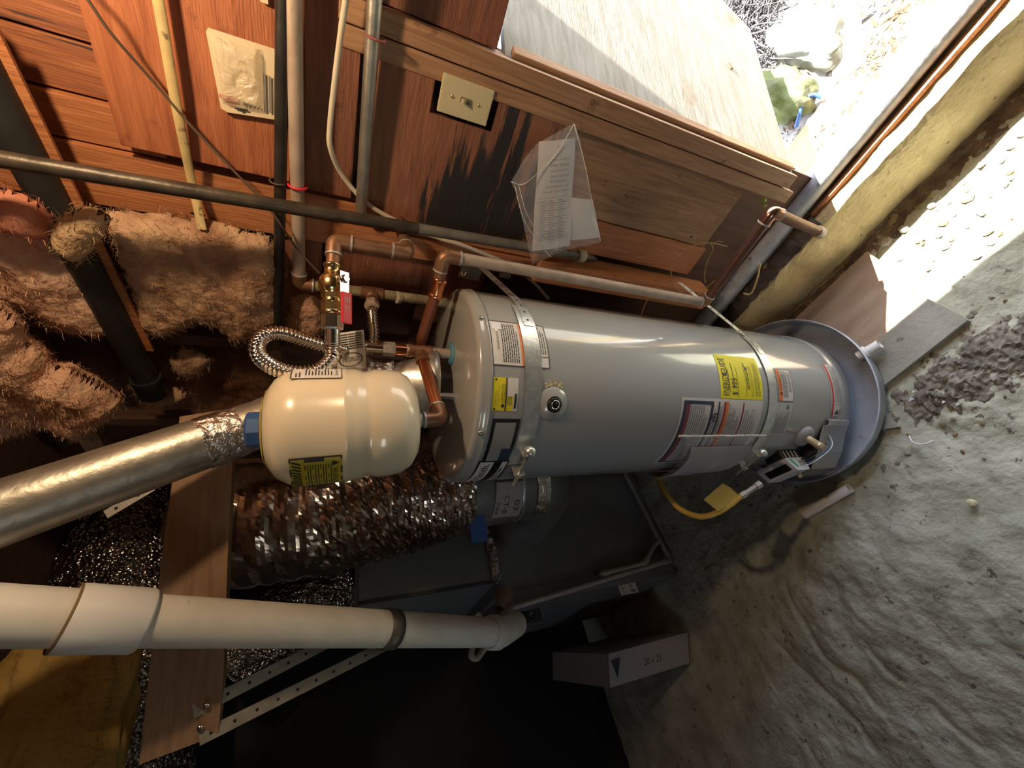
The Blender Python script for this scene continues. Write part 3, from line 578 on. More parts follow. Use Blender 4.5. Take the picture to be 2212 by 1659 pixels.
for k in range(4): obj('fin', MB().obox(gp(-.012, -.004 - .020 * k, .0025), gd, gs, gu, (.012, .001, .0022), .0005), STRAP, cv)
obj('control_foot', MB().obox(gp(.050, -.075, -.03), gd, gs, gu, (.012, .005, .004), .0015), mat('pale_brass', (.70, .64, .46), rough=.4), cv)
gc = gp(.02, -.04, -.05); sdn = gs
for q, (e, mt) in enumerate(((.0, BLACK), (.010, BLUE), (-.010, BLACK), (.016, WHITEP), (-.016, BLACK))):
    P = [gp(.02 + e * .6, -.075, -.004), gp(.012 + e, -.10, .020), cpt(gv + .42 + e * 3, .185, RH + .03 + e), cpt(gv + .50 + e * 5, .16, RH - .004)]
    obj('control_wire', MB().tube(spline(P, 6), .0016, 8), mt, cv)
obj('burner_port', MB().lathe([(.022, 0), (.022, .02), (.014, .03), (.001, .03)], cpt(math.radians(-40), .205, RH - .005), gd, 20), BLACK, wh)
# drain pan
pb = thing('drain_pan', 'round shiny metal drain pan under the grey water heater', 'pan', hz(-.012))
obj('pan_wall', MB().lathe([(.02, -.010), (.318, -.010), (.324, -.004), (.329, .046), (.333, .052), (.336, .050), (.336, .044), (.332, .040), (.327, -.008), (.318, -.0125), (.02, -.0125)], ax0, n=96, caps=False), PAN, pb)
a = math.radians(34); o = cpt(a, .022, .318); d = Vector((o.x - AX.x, o.y - AX.y, -.02)).normalized()
mb = MB().lathe([(.0165, -.01), (.0165, .062), (.0140, .062), (.0140, .0)], o, d, 24, caps=False); mb.lathe([(.0235, .010), (.0235, .020), (.0165, .021)], o, d, 24); obj('drain_outlet', mb, PVCW, pb, label='white plastic outlet stub')
# seismic straps
def strap(z, wz, z2, pxw, boltphi, label, wbr):
    t = thing('heater_strap', label, 'strap', hz(z - wz), 'steel straps holding the heater')
    Rs = RH + .002
    mb = MB(); mb.cpatch(math.radians(boltphi + 7), math.radians(52), z - wz, z + wz, Rs, .0016, 36, 1); mb.cpatch(math.radians(boltphi + 7), math.radians(52), z - wz, z + wz, Rs - .0015, 0, 36, 1)
    e = len(mb.v) // 2
    obj('band', mb, STRAP, t)
    # perforated arm: tangent from the wall plate to the band, with holes showing dark discs
    A = pxw; a0 = math.radians(58); B_ = cpt(a0, z - .004, Rs + .004)
    pts = [A, A.lerp(B_, .55)] + [cpt(a0 - math.radians(i * 5), z - .004, Rs + .003) for i in range(1, 7)]
    pts = [A, B_] + [cpt(a0 - math.radians(i * 5), z - .004, Rs + .003) for i in range(1, 6)]
    P = resample(pts, .01); mb = MB(); hw = wz * .62
    for p in P: mb.v += [p + Vector((0, 0, hw)), p - Vector((0, 0, hw))]
    for i in range(len(P) - 1): mb.f.append((2 * i, 2 * i + 1, 2 * i + 3, 2 * i + 2)); mb.sm.append(True)
    obj('arm', mb, STRAP, t); mb = MB()
    for i in range(2, len(P) - 2, 3):
        tn = (P[i + 1] - P[i - 1]).normalized(); nr = tn.cross(Vector((0, 0, 1)));  nr = nr if nr.dot(CAMP - P[i]) > 0 else -nr
        mb.lathe([(.0032, .0006), (.0003, .0007)], P[i], nr, 10)
    obj('hole', mb, BLACK, t, kind='stuff')
    if wbr:
        c = at_y(1014, 588, 1.042); mb = MB().box(c - Vector((.022, .004, .035)), c + Vector((.022, 0, .03)), .001); mpp = obj('mounting_plate', mb, STRAP, t); c2 = at_y(1088, 594, 1.04); tb_ = obj('plate_tab', MB().box(c2 - Vector((.008, .003, .022)), c2 + Vector((.008, 0, .014)), .001), STRAP, t); obj('hole', MB().lathe([(.003, 0), (.0003, .0005)], c2 + Vector((0, -.0032, -.012)), (0, -1, 0), 10), BLACK, tb_); obj('plate_bolt', MB().lathe([(.012, 0), (.012, .003), (.007, .004), (.007, .010), (.001, .011)], c + Vector((-.008, -.004, .018)), (0, -1, 0), 16), CHROME, mpp)
    # ears, bolt, nut
    b = math.radians(boltphi); tang = (cpt(b + .05, z) - cpt(b - .05, z)).normalized(); out = Vector((cpt(b, 0).x - AX.x, cpt(b, 0).y - AX.y, 0)).normalized(); up = Vector((0, 0, 1))
    for sgn, dph in ((1, 7), (-1, -7)):
        q = math.radians(boltphi + dph); o2 = Vector((cpt(q, 0).x - AX.x, cpt(q, 0).y - AX.y, 0)).normalized()
        obj('ear', MB().obox(cpt(q, z - .006, Rs + .014), o2, (cpt(q + .05, z) - cpt(q - .05, z)).normalized(), up, (.015, .0018, .015), .0015), STRAP, t)
    mb = MB(); mb.cpatch(math.radians(boltphi - 22), math.radians(boltphi - 7), z - wz, z + wz * .8, Rs, .0016, 10); obj('band_end', mb, STRAP, t)
    c = cpt(b, z - .006, Rs + .022)
    obj('bolt', MB().lathe([(.0048, -.078), (.0048, .055)], c, tang, 14), STRAP, t); obj('bolt_head', MB().lathe([(.013, .046), (.0145, .049), (.0125, .055), (.006, .060), (.001, .061)], c, tang, 18), STRAP, t)
    obj('nut', MB().lathe([(.0105, -.042), (.0105, -.030)], c, tang, 6, False), STRAP, t)
    mb = MB()
    for dz in (-.012, .012): mb.cpatch(math.radians(boltphi + 10), math.radians(boltphi + 14), z + dz * .2 - .001, z + dz * .2 + .001, Rs, .003, 2)
    return t
strap(1.338, .0215, 0, at_y(1036, 574, 1.03), -40, 'upper perforated steel strap around the heater below its cap', True)
strap(.497, .019, 0, at_y(1525, 668, 1.0) if False else at_y(1468, 610, .99), -46, 'lower perforated steel strap around the heater beside the yellow energy label', False)
# instruction pouch on the heater side
t = thing('instruction_pouch', 'clear plastic pouch with rolled papers stuck to the heater side', 'pouch', cpt(math.radians(-50), .48, RH))
def pouch(R0, bulge, p0, p1, z0, z1, cut=0):
    mb = MB(); n, k = 22, 10
    for j in range(k + 1):
        for i in range(n + 1):
            u = i / n; v = j / k; e = bulge * math.sin(math.pi * min(1, u * 1.0)) ** .6 * (.55 + .45 * v) + .002 * N3(u * 5, v * 5, 3)
            mb.v.append(cpt(math.radians(p0 + (p1 - p0) * u), z0 + (z1 - z0) * v + cut * u * v, R0 + e))
    q = n + 1; mb.f = [(j * q + i, j * q + i + 1, (j + 1) * q + i + 1, (j + 1) * q + i) for j in range(k) for i in range(n)]; mb.sm = [True] * len(mb.f); return mb
obj('papers', pouch(RH + .004, .022, -80, -34, .525, .79, 0), mat('folded_papers', (.50, .46, .44), (.38, .35, .34), 9, (1, 1, 1), .5), t, label='rolled printed papers')
mb = MB(); pq = lambda u, v: cpt(math.radians(-70) + u / RH, .54 + v, RH + .0265 - .02 * abs(u - .06)); bars(mb, [(.03, .15, .075, .153), (.03, .09, .075, .093)], pq); obj('paper_print', mb, INK, t, kind='stuff')
obj('pouch_film', pouch(RH + .006, .026, -84, -25.5, .50, .835, .0), BAG, t, label='clear plastic film')
mb = MB().tube([cpt(math.radians(-25.6), .49 + .37 * i / 20, RH + .004 + .003 * N3(i * .4, 0, 0)) for i in range(21)], [.0035 + .002 * abs(N3(i * .5, 3, 0)) for i in range(21)], 8); obj('pouch_edge', mb, plastic('film_edge', .75, .12), t, label='glossy folded film edge')
# ================================================================== PIPES AND FITTINGS
def pipe(par, pts, r, mt, name='pipe', n=18, fil=0): return obj(name, MB().tube(fillet(pts, fil) if fil else pts, r, n), mt, par)
def elbow(par, p, a, b, r, mt, leg=.032, name='elbow'):
    a = (Vector(a) - Vector(p)).normalized(); b = (Vector(b) - Vector(p)).normalized(); p = Vector(p)
    e = obj(name, MB().tube(fillet([p + a * leg, p, p + b * leg], leg * .8, 8), r, 20), mt, par)
    obj('solder_joint', MB().lathe([(r * 1.04, 0), (r * 1.06, .004)], p + a * leg, a, 20), SOLDER, e); obj('solder_joint', MB().lathe([(r * 1.04, 0), (r * 1.06, .004)], p + b * leg, b, 20), SOLDER, e)
    return e
def hexnut(par, p, d, r, L, mt, name='nut'): return obj(name, MB().lathe([(r * .92, 0), (r, L * .12), (r, L * .88), (r * .92, L)], p, d, 6, False), mt, par)
RC = .0143
# cold supply from the wall to the valve
E1 = at_h(880, 541, 1.02); E2 = at_h(722, 526, 1.0); E2.x, E2.y = E1.x * .5 + E2.x * .5, E1.y * .5 + E2.y * .5; E1.x, E1.y = E2.x, E2.y
V1 = at_h(718, 596, .975); V2 = at_h(718, 690, .955); W1 = Vector((E1.x - .01, 1.06, E1.z + .01))
t = thing('cold_water_pipe', 'tarnished brown copper pipe with two elbows above the brass valve', 'pipe', (E1.x, E1.y, E1.z))
pipe(t, [W1, E1], RC, COPD); pipe(t, [E1, E2], RC, COPD); pipe(t, [E2, V1], RC, COPD)
elbow(t, E1, W1, E2, RC * 1.17, COPD); elbow(t, E2, E1, V1, RC * 1.17, COPD)
vd = (V2 - V1).normalized()
t = thing('ball_valve', 'brass ball valve with a red lever handle', 'valve', V1)
L = (V2 - V1).length
b = obj('valve_body', MB().lathe([(.0165, -.026), (.0185, -.024), (.0185, -.021), (.0165, -.019), (.0165, -.004), (.020, -.002), (.026, .006), (.0275, .014), (.0275, .026), (.024, .034), (.0195, .038), (.0195, .050), (.0205, .052), (.0205, .057), (.0185, .059), (.0185, .074), (.0205, .076), (.0205, .081), (.018, .083), (.018, L - .03)], V1, vd, 24), BRASS, t)
hexnut(t, V1 + vd * .036, vd, .0225, .014, BRASS, 'valve_hex'); hexnut(t, V1 + vd * .060, vd, .0215, .012, BRASS, 'valve_hex'); hexnut(t, V1 + vd * (L - .042), vd, .0225, .026, BRASS, 'valve_hex')
tc = (CAMP - V1).normalized(); tc = (tc - vd * tc.dot(vd)).normalized(); sd_ = vd.cross(tc)
if sd_.z > 0: sd_ = -sd_
hdir = (tc * .8 + sd_ * .6).normalized(); hs = vd.cross(hdir)
obj('stem', MB().lathe([(.009, .02), (.009, .040), (.006, .041), (.006, .046)], V1 + vd * .012, hdir, 14), CHROME, t); hexnut(t, V1 + vd * .012 + hdir * .040, hdir, .008, .006, CHROME, 'stem_nut')
obj('lever', MB().obox(V1 + vd * .022 + hdir * .038, vd, hs, hdir, (.026, .0115, .0012), .001), CHROME, t, label='bare metal lever end')
rh = obj('handle_grip', MB().obox(V1 + vd * .073 + hdir * .040 + sd_ * .003, vd, hs, hdir, (.033, .0125, .0028), .0025), RED, t, label='red vinyl handle grip')
hp = lambda u, v: V1 + vd * (.046 + u) + hdir * .0432 + hs * v * (1 if hs.dot(sd_) < 0 else -1) + sd_ * .003
mb = MB(); bars(mb, [(.004, -.006, .016, -.003), (.004, -.001, .016, .002), (.004, .004, .014, .006), (.022, -.006, .030, -.004), (.022, -.002, .030, 0), (.020, .003, .038, .0045)], hp, 1); obj('grip_print', mb, flatmat('pale_print', (.80, .35, .36)), rh)
# flexible connector looping to the heater
t = thing('flexible_connector', 'shiny corrugated steel hose looping from the brass valve to the heater', 'hose', V2)
hexnut(t, V2 - vd * .012, vd, .0225, .034, CHROME); C1 = V2 + vd * .052
obj('collar', MB().lathe([(.0155, .018), (.0155, .056)], V2, vd, 20), CHROME, t)
tee = tp + Vector((0, 0, 1.556))
P = [C1, C1 + vd * .02, at_h(714, 778, .93), at_h(690, 799, .915), at_h(645, 806, .91), at_h(598, 797, .92), at_h(562, 772, .945), at_h(556, 745, .965), at_h(573, 724, .985), at_h(610, 720, 1.0), at_h(655, 734, 1.02), at_h(700, 748, 1.035), at_h(745, 757, 1.045)]
P += [tp + Vector((0, 0, z)) for z in (1.745, 1.72, 1.70, 1.685)]
obj('hose', corrugated(spline(P, 12), .0135), CHROME, t)
obj('collar', MB().lathe([(.0125, 1.648), (.0125, 1.690)], tp, n=20), CHROME, t); hexnut(t, tp + Vector((0, 0, 1.618)), (0, 0, 1), .0185, .030, SOLDER)
# paper tag wrapped round both hoses
c = tp + Vector((0, 0, 1.722)); cd_ = (CAMP - c); cd_.z = 0; cd_.normalize(); cr_ = Vector((-cd_.y, cd_.x, 0)); cr_ = cr_ if cr_.dot(Vector((1, 0, 0))) > 0 else -cr_
tg = thing('hose_tag', 'white paper tag wrapped around the corrugated hoses beside the copper tee', 'tag', c - Vector((0, 0, .03)))
pt = lambda u, v: c + cr_ * (u * .046 - .012 - v * .008) + Vector((0, 0, v * .032 + .006 * u)) + cd_ * (.020 - .010 * u * u + .004 * u)
mb = MB(); n = 10
for j in range(5):
    for i in range(n + 1): mb.v.append(pt(-1 + 2 * i / n, -1 + j / 2))
for j in range(5):
    for i in range(n + 1): mb.v.append(pt(-1 + 2 * i / n, -1 + j / 2) - cd_ * .0006)
q = n + 1; mb.f = [(j * q + i, j * q + i + 1, (j + 1) * q + i + 1, (j + 1) * q + i) for j in range(4) for i in range(n)]; mb.f += [tuple(x + 5 * q for x in reversed(f)) for f in mb.f]; mb.sm = [True] * len(mb.f)
tgs = obj('tag_sheet', mb, PAPER, tg)
mb = MB(); plc = lambda a, b: pt(-(-.10 + a), -(-.55 + b)) + cd_ * .0012 if False else pt(-.30 - b * 1, -.72 + a) + cd_ * .0012
mb = MB(); wv = lambda a, b: pt(-.52 + b, .62 - a) + cd_ * .0014
write(mb, 'PROFLO', .34, wv, 1.15)
N_ = 28; mb.add([pt(-.42 + math.sin(2 * math.pi * i / N_) * .36 * k, .04 + math.cos(2 * math.pi * i / N_) * .82 * k) + cd_ * .0014 for k in (1, .90) for i in range(N_)], [(i, (i + 1) % N_, N_ + (i + 1) % N_, N_ + i) for i in range(N_)])
bars(mb, [(-.85 + a, .12 + .12 * k, -.85 + a + b, .17 + .12 * k) for k in range(7) for a, b in ((0, .5), (.55, .4), (1.0, .55))], lambda u, v: pt(v + .0, u) + cd_ * .0014, 2); obj('tag_print', mb, INK, tgs)
# tee, stub and branch to the expansion tank
t = thing('cold_water_tee', 'brown copper tee with a bright copper branch on top of the heater', 'pipe fitting', tp + Vector((0, 0, 1.52)))
obj('tee', MB().lathe([(.0165, -.030), (.0175, -.028), (.0175, -.020), (.0165, -.018), (.0165, .020), (.0178, .022), (.0178, .030), (.0165, .032)], tee, (0, 0, 1), 22), COPD, t)
K = at_h(947, 905, .90); K.z = 1.533; br = (K - tee)
bd = br.normalized(); obj('tee_outlet', MB().lathe([(.0165, .008), (.0165, .030), (.0178, .031), (.0178, .040)], tee, bd, 22), COPD, t)
obj('stub', MB().lathe([(RC, .030), (RC, .064)], tee, (0, 0, 1), 20), COPPER, t)
obj('branch', MB().lathe([(RC, .04), (RC, br.length - .02)], tee, bd, 22), COPPER, t, label='bright new copper branch'); obj('solder_joint', MB().lathe([(.0165, .030), (.0165, .035)], tee, (0, 0, 1), 20), SOLDER, t)
tb = at_h(908, 917, .895); tt = at_h(588, 937, .90); td = (tt - tb).normalized(); tb = K + td * .040
elbow(t, K, tee, K + td, .0175, COPD, .034)
# expansion tank
Lk = .292; RT = .113
t = thing('expansion_tank', 'cream expansion tank mounted above the water heater', 'tank', tb)
obj('tank_body', MB().lathe([(.012, 0), (.05, .002), (.078, .008), (.098, .022), (.109, .042), (.112, .066), (.112, .090), (.1085, .100), (.1075, .106), (.1085, .112), (.112, .120), (.113, .128), (.113, .140), (.115, .144), (.115, .149), (.113, .152), (RT, .225), (.109, .246), (.096, .268), (.074, .283), (.04, .2905), (.002, Lk)], tb + td * .012, td, 72), CREAM, t)
obj('tank_nipple', MB().lathe([(.0115, -.012), (.0115, .002), (.016, .003), (.016, .010), (.012, .014)], tb, td, 18), SOLDER, t)
obj('valve_cap', MB().lathe([(.034, Lk + .002), (.034, Lk + .022), (.030, Lk + .026), (.001, Lk + .026)], tb + td * .012, td, 8, False), BLUE, t, label='blue plastic cap')
tcv = CAMP - (tb + td * .15); tcv = (tcv - td * tcv.dot(td)).normalized(); tr = td.cross(tcv); tr = tr if tr.x > 0 else -tr
def tk(a, h, e=.001): a = math.radians(a); return tb + td * (.012 + h) + (tcv * math.cos(a) + tr * math.sin(a)) * (RT + e)
def tpatch(a0, a1, h0, h1, e, n=14):
    mb = MB()
    for i in range(n + 1): mb.v += [tk(a0 + (a1 - a0) * i / n, h0, e), tk(a0 + (a1 - a0) * i / n, h1, e)]
    mb.f = [(2 * i, 2 * i + 2, 2 * i + 3, 2 * i + 1) for i in range(n)]; mb.sm = [True] * n; return mb
def tplace(a0, h0, R=RT): return lambda u, v: tk(a0 + math.degrees(u / R), h0 + v, .0022)
s = obj('warning_label', tpatch(-80, -28, .154, .240, .0012), mat('dull_yellow', (.58, .47, .03), rough=.45), t, label='yellow warning label'); w = math.radians(52) * RT
wp = lambda u, v: tk(-28 - math.degrees(u / RT), .240 - v, .0022)  # reads from the other side up
printed('warning_print', [(0, 0, w, .003), (0, .083, w, .086), (0, 0, .003, .086), (.003, .024, .010, .056)] + [(u, v, u + (.012 + .02 * ((k * 7) % 3)) , v + .0016) for k, v in enumerate([.024 + .0042 * i for i in range(11)]) for u in (.016, .044, .066)], wp, INK, s, nseg=3)
mb = MB()
for i in range(13):
    u = .006 + i * .0078; mb.add([wp(u, .004), wp(u + .004, .004), wp(u + .010, .018), wp(u + .006, .018)], [(0, 1, 2, 3)])
wq = lambda a, b: wp(.026 + a, .082 - b)
write(mb, 'WARNING', .013, lambda a, b: wp(.026 + a, .069 + b), .072); mb.add([wp(.010, .069), wp(.022, .069), wp(.016, .081)], [(0, 1, 2)]); obj('warning_hatching', mb, INK, s)
s = obj('rating_label', tpatch(50, 92, .150, .238, .0012), PAPER, t, label='white rating label'); w = math.radians(42) * RT; wp2 = lambda u, v: tk(50 + math.degrees(u / RT), .150 + v, .0022)
printed('rating_print', frame(w, .088, .0015) + [(u, v, u + .018 + .008 * (k % 3), v + .0018) for k, v in enumerate([.018 + .0055 * i for i in range(9)]) for u in (.012, .046)] + [(.006, .072, .026, .074), (.006, .078, .022, .080)], wp2, INK, s, [('Expansion Tank', .008, .010, .008, .05)])
obj('top_sticker', MB().lathe([(.062, 0), (.075, -.0045)], tb + td * (.012 + .2886), td, 30, caps=False), flatmat('sticker_dark_yellow', (.50, .40, .03)), t, label='round yellow and black sticker')
# relief discharge pipe
A0 = Vector((-.628, .845, 1.60)); A = at_h(960, 552, 1.0); Bp = at_h(1528, 662, .985); Bp.x, Bp.y = A.x * .9 + Bp.x * .1, A.y * .9 + Bp.y * .1; Cc = at_pl(1668, 458, Bp, Vector((0, 1, 0))); D = at_pl(1772, 503, Cc, Vector((0, 1, 0))); S0 = at_h(905, 750, 1.11)
t = thing('relief_discharge_pipe', 'copper relief pipe running down beside the heater and along the curb', 'pipe', (Bp.x, Bp.y, Bp.z))
pipe(t, [S0, at_h(945, 622, 1.035)], RC, mat('dark_red_copper', (.24, .08, .042), rough=.45, metal=.5)); pipe(t, [at_h(945, 622, 1.035), A], RC, COPD); pipe(t, [A, Bp], RC, COPG); pipe(t, [Bp, Cc], RC, mat('red_brown_copper', (.17, .085, .06), rough=.42, metal=.6)); pipe(t, [Cc, D], RC, COPD)
elbow(t, A, S0, Bp, RC * 1.2, COPD, .036); elbow(t, Bp, A, Cc, RC * 1.12, COPD, .022); elbow(t, Cc, Bp, D, RC * 1.2, mat('shiny_brown_copper', (.50, .26, .17), rough=.22, metal=.95), .03)
m0 = at_h(945, 622, 1.035); dS = (S0 - m0).normalized()
obj('coupling', MB().lathe([(.0175, -.026), (.0200, -.022), (.0175, -.018), (.0168, -.01), (.0168, .012), (.0175, .016), (.0200, .020), (.0175, .024)], m0, dS, 22), COPPER, t, label='bright pressed copper coupling'); obj('end_fitting', MB().lathe([(.0165, -.018), (.0165, .004), (.012, .006)], D, D - Cc, 20), COPG, t)
# black iron gas pipe down the wall
G0 = at_h(-190, 312, .972); G1 = at_h(1255, 553, 1.135); gd_ = (G1 - G0)
t = thing('gas_pipe', 'long dark iron gas pipe slanting down the plywood wall', 'pipe', G1)
pipe(t, [G0, G0 + gd_ * .6], .0138, IRON); pipe(t, [G0 + gd_ * .6, G1], .0132, mat('dusty_iron', (.13, .115, .095), (.20, .18, .15), 25, (1, 1, 1), .7, bump=.1))
obj('end_cap', MB().lathe([(.018, -.014), (.019, -.010), (.019, .010), (.012, .013)], G1, gd_, 20), LEAD, t, label='crusted pale end cap'); pipe(t, [G1, G1 + Vector((-.03, .06, -.09))], .012, IRON, 'branch')
# horizontal pipes high on the wall
def wallpipe(name, lab, cat, p0, p1, r, mt, Y): A_, B_ = at_y(*p0, Y), at_y(*p1, Y); return A_, B_
Yp = 1.00
a = at_y(640, -300, Yp); b = at_y(640, 612, Yp); b.z = a.z = (a.z + b.z) / 2
tee2 = Vector((b.x, b.y, 1.668)); end2 = Vector((b.x, b.y, 1.36))
t = thing('hot_water_pipe', 'dusty copper pipe along the wall turning down to a crusted tee', 'pipe', (b.x, b.y, 1.36))
pipe(t, [a, b], RC, COPG); pipe(t, [b, end2], RC, mat('crusted_copper', (.20, .15, .085), (.34, .30, .19), 40, (1, 1, 1), .8, bump=.4)); elbow(t, b, a, end2, RC * 1.25, COPD, .03)
n1 = at_h(803, 690, 1.08); nd = (n1 - tee2).normalized()
obj('tee', MB().lathe([(RC * 1.25, -.03), (RC * 1.25, .03)], tee2, (0, 0, 1), 18), COPD, t); obj('tee_outlet', MB().lathe([(.0165, .0), (.0165, .035), (.013, .036), (.013, .052), (.0165, .054), (.0165, .07)], tee2, nd, 18), COPD, t)
obj('crust', MB().lathe([(.004, -.006), (.017, -.003), (.018, .008), (.006, .012)], tee2 + Vector((0, -.004, -.075)), (.2, -.3, 1), 9, False), LEAD, t, label='white mineral crust')
obj('pipe_clip', MB().tube([Vector((at_y(640, 400, Yp).x, Yp, b.z)) + Vector((0, math.cos(q) * .0185, math.sin(q) * .0185)) for q in [i * .35 for i in range(19)]], .0028, 8), RED, t, label='red pipe clip')
L2 = (n1 - tee2).length
t = thing('flexible_connector', 'second corrugated steel hose behind, hanging from the crusted tee', 'hose', n1)
hexnut(t, tee2 + nd * .068, nd, .0195, .028, COPG); c0 = tee2 + nd * .095
obj('collar', MB().lathe([(.011, 0), (.011, .03)], c0, nd, 16), CHROME, t)
obj('hose', corrugated(spline([c0 + nd * .028, at_h(808, 730, 1.10), at_h(800, 757, 1.105), at_h(770, 768, 1.11), at_h(735, 776, 1.12), at_h(716, 795, 1.13), at_h(722, 812, 1.13), at_h(745, 824, 1.12), at_h(790, 836, 1.1)], 10), .0118), CHROME, t)
a = at_y(616, -300, 1.0); b = at_y(600, 745, 1.0); 
t = thing('iron_supply_pipe', 'straight black iron pipe beside the dusty copper pipe', 'pipe', a.lerp(b, .5)); pipe(t, [a, b], .0122, BLACKP); obj('pipe_clip', MB().tube([at_y(600, 392, 1.0) + Vector((0, math.cos(q) * .0155, math.sin(q) * .0155)) for q in [i * .35 for i in range(19)]], .0018, 8), DARKWIRE, t)
a = at_y(826, -250, 1.005); b = at_y(779, 462, 1.02)
t = thing('wall_conduit', 'dull metal pipe running into the gap beside the mould-stained plywood', 'pipe', a.lerp(b, .5)); pipe(t, [a, b], .0128, GALVD); c = at_y(812, 82, 1.005)
obj('pipe_clip', MB().tube([c + Vector((0, math.cos(q) * .0165, math.sin(q) * .0165)) for q in [i * .35 for i in range(19)]], .0025, 8), mat('dull_red_clip', (.30, .09, .085)), t, label='dull red clip')
# cables
P = [at_y(775, -260, 1.0), at_y(752, -40, 1.0), at_y(738, 60, 1.0), at_y(725, 160, 1.0), at_y(713, 270, 1.0), at_y(714, 320, 1.0), at_y(738, 376, 1.02), at_y(785, 432, 1.025), at_y(842, 470, 1.028), at_y(940, 512, 1.03), at_y(1000, 530, 1.03), at_y(1100, 572, 1.05), at_y(1150, 608, 1.08), at_y(1185, 645, 1.10)]
obj('white_cable', MB().tube(spline(P, 10), .0056, 12), CABLE, None, 'white sheathed cable curving down behind the gas pipe', 'cable')
P = [at_y(300, -280, 1.005), at_y(335, -40, 1.005), at_y(352, 60, 1.005), at_y(372, 180, 1.005), at_y(395, 300, 1.01), at_y(418, 410, 1.02), at_y(438, 500, .99)]
mb = MB(); pp = resample(spline(P, 10), .012)
for p in pp: mb.v += [p + Vector((0, 0, .0085)), p + Vector((0, -.004, .006)), p + Vector((0, -.004, -.006)), p + Vector((0, 0, -.0085))]
for i in range(len(pp) - 1):
    for k in range(3): mb.f.append((4 * i + k, 4 * i + k + 1, 4 * i + k + 5, 4 * i + k + 4)); mb.sm.append(True)
t = obj('flat_cable', mb, YCABLE, None, 'dusty yellowed flat cable crossing the orange plywood', 'cable'); obj('staple', MB().box(at_y(428, 462, 1.012) - Vector((.001, .004, .013)), at_y(428, 462, 1.012) + Vector((.002, 0, .013))), BLACK, t)
P = [at_y(90, -110, .96), at_y(175, -20, .97), at_y(240, 72, .98), at_y(330, 175, 1.0), at_y(420, 280, 1.0), at_y(520, 385, .985), at_y(585, 455, .97), at_y(640, 535, .96), at_y(690, 590, .95)]
obj('thin_wire', MB().tube(spline(P, 8), .0026, 8), DARKWIRE, None, 'thin brown wire slanting across the orange plywood', 'wire')
P = [at_y(1405, 600, 1.0), at_y(1440, 590, .99), at_y(1452, 575, .98), at_y(1450, 560, .98), at_y(1475, 535, .985), at_y(1520, 525, .99), at_y(1560, 530, 1.0), at_y(1568, 524, 1.0), at_y(1545, 530, .99)]
P = [at_y(1480, 640, .99), at_y(1455, 615, .985), at_y(1450, 580, .98), at_y(1465, 555, .98), at_y(1500, 530, .985), at_y(1535, 525, .99), at_y(1570, 532, 1.0)]
t = obj('loose_wire', MB().tube(spline(P, 8), .0018, 6), WIRE, None, 'loose tan wire curling in front of the lower boards', 'wire')
for k, Q in enumerate(([(1535, 525), (1540, 540), (1530, 560), (1522, 590), (1524, 612)], [(1562, 523), (1548, 522), (1538, 534)], [(1545, 605), (1525, 622), (1502, 640), (1528, 628)], [(1410, 630), (1395, 655), (1385, 680)])):
    obj('wire_end', MB().tube(spline([at_y(x, y, .985) for x, y in Q], 6), .0016, 6), WIRE, t)
P = [at_y(1642, 570, 1.03), at_y(1636, 600, 1.02), at_y(1626, 628, 1.015), at_y(1618, 636, 1.02), at_y(1606, 634, 1.03)]
obj('bent_rod', MB().tube(spline(P, 6), .0035, 8), YCABLE, None, 'short pale bent rod hanging below the sill pipe', 'rod')
# ABS drain pipe up by the ceiling
a = at_y(-130, -10, .985); b = at_y(330, 845, .975)
t = thing('drain_pipe', 'black plastic drain pipe running high along the insulated wall', 'pipe', a.lerp(b, .5)); pipe(t, [a, b], .030, ABS, n=28); obj('coupling', MB().lathe([(.036, -.06), (.036, .01), (.030, .012)], b, b - a, 28), ABS, t)
obj('lath', MB().obox(a.lerp(b, .42) + Vector((0, .012, -.035)), (b - a).normalized(), Vector((0, 1, 0)), Vector((0, 0, 1)), ((b - a).length * .40, .004, .009), .001), PINE, t, label='thin wooden lath under the pipe')
# flue and draft-hood elbow
F0 = hz(1.63); F1 = hz(1.70); F2 = at_h(560, 916, 1.06); F3 = at_h(-300, 1212, .93)
t = thing('flue_pipe', 'round galvanized flue rising from the heater to the upper left', 'flue pipe', F0)
obj('pipe', MB().tube([F1.lerp(F2, .35), F2, F3], .053, 40), GALVD, t)
def crinkle(pts, r, amp, seed, n=48, step=.006):
    P_ = resample(pts, step); mb = MB().tube(P_, r, n, False)
    for i, v in enumerate(mb.v):
        k = i // n; c = P_[k]; d = (v - c); mb.v[i] = c + d * (1 + amp / d.length * N3(v.x * 38 + seed, v.y * 38, v.z * 30))
    mb.sm = [False] * len(mb.f); return mb
obj('foil_wrap', crinkle(fillet([F0 - Vector((0, 0, .01)), F1, F1.lerp(F2, .40)], .05), .058, .010, 3), FOIL, t, label='crinkled foil tape')
f0, f1 = at_h(521, 931, 1.05), at_h(432, 960, 1.042); q = (F3 - F2).normalized(); cA = F2 + q * (f0 - F2).dot(q); cB = F2 + q * (f1 - F2).dot(q)
obj('foil_tape', crinkle([cA, cB], .0545, .0022, 8, 60, .004), FOIL, t, label='foil tape band')
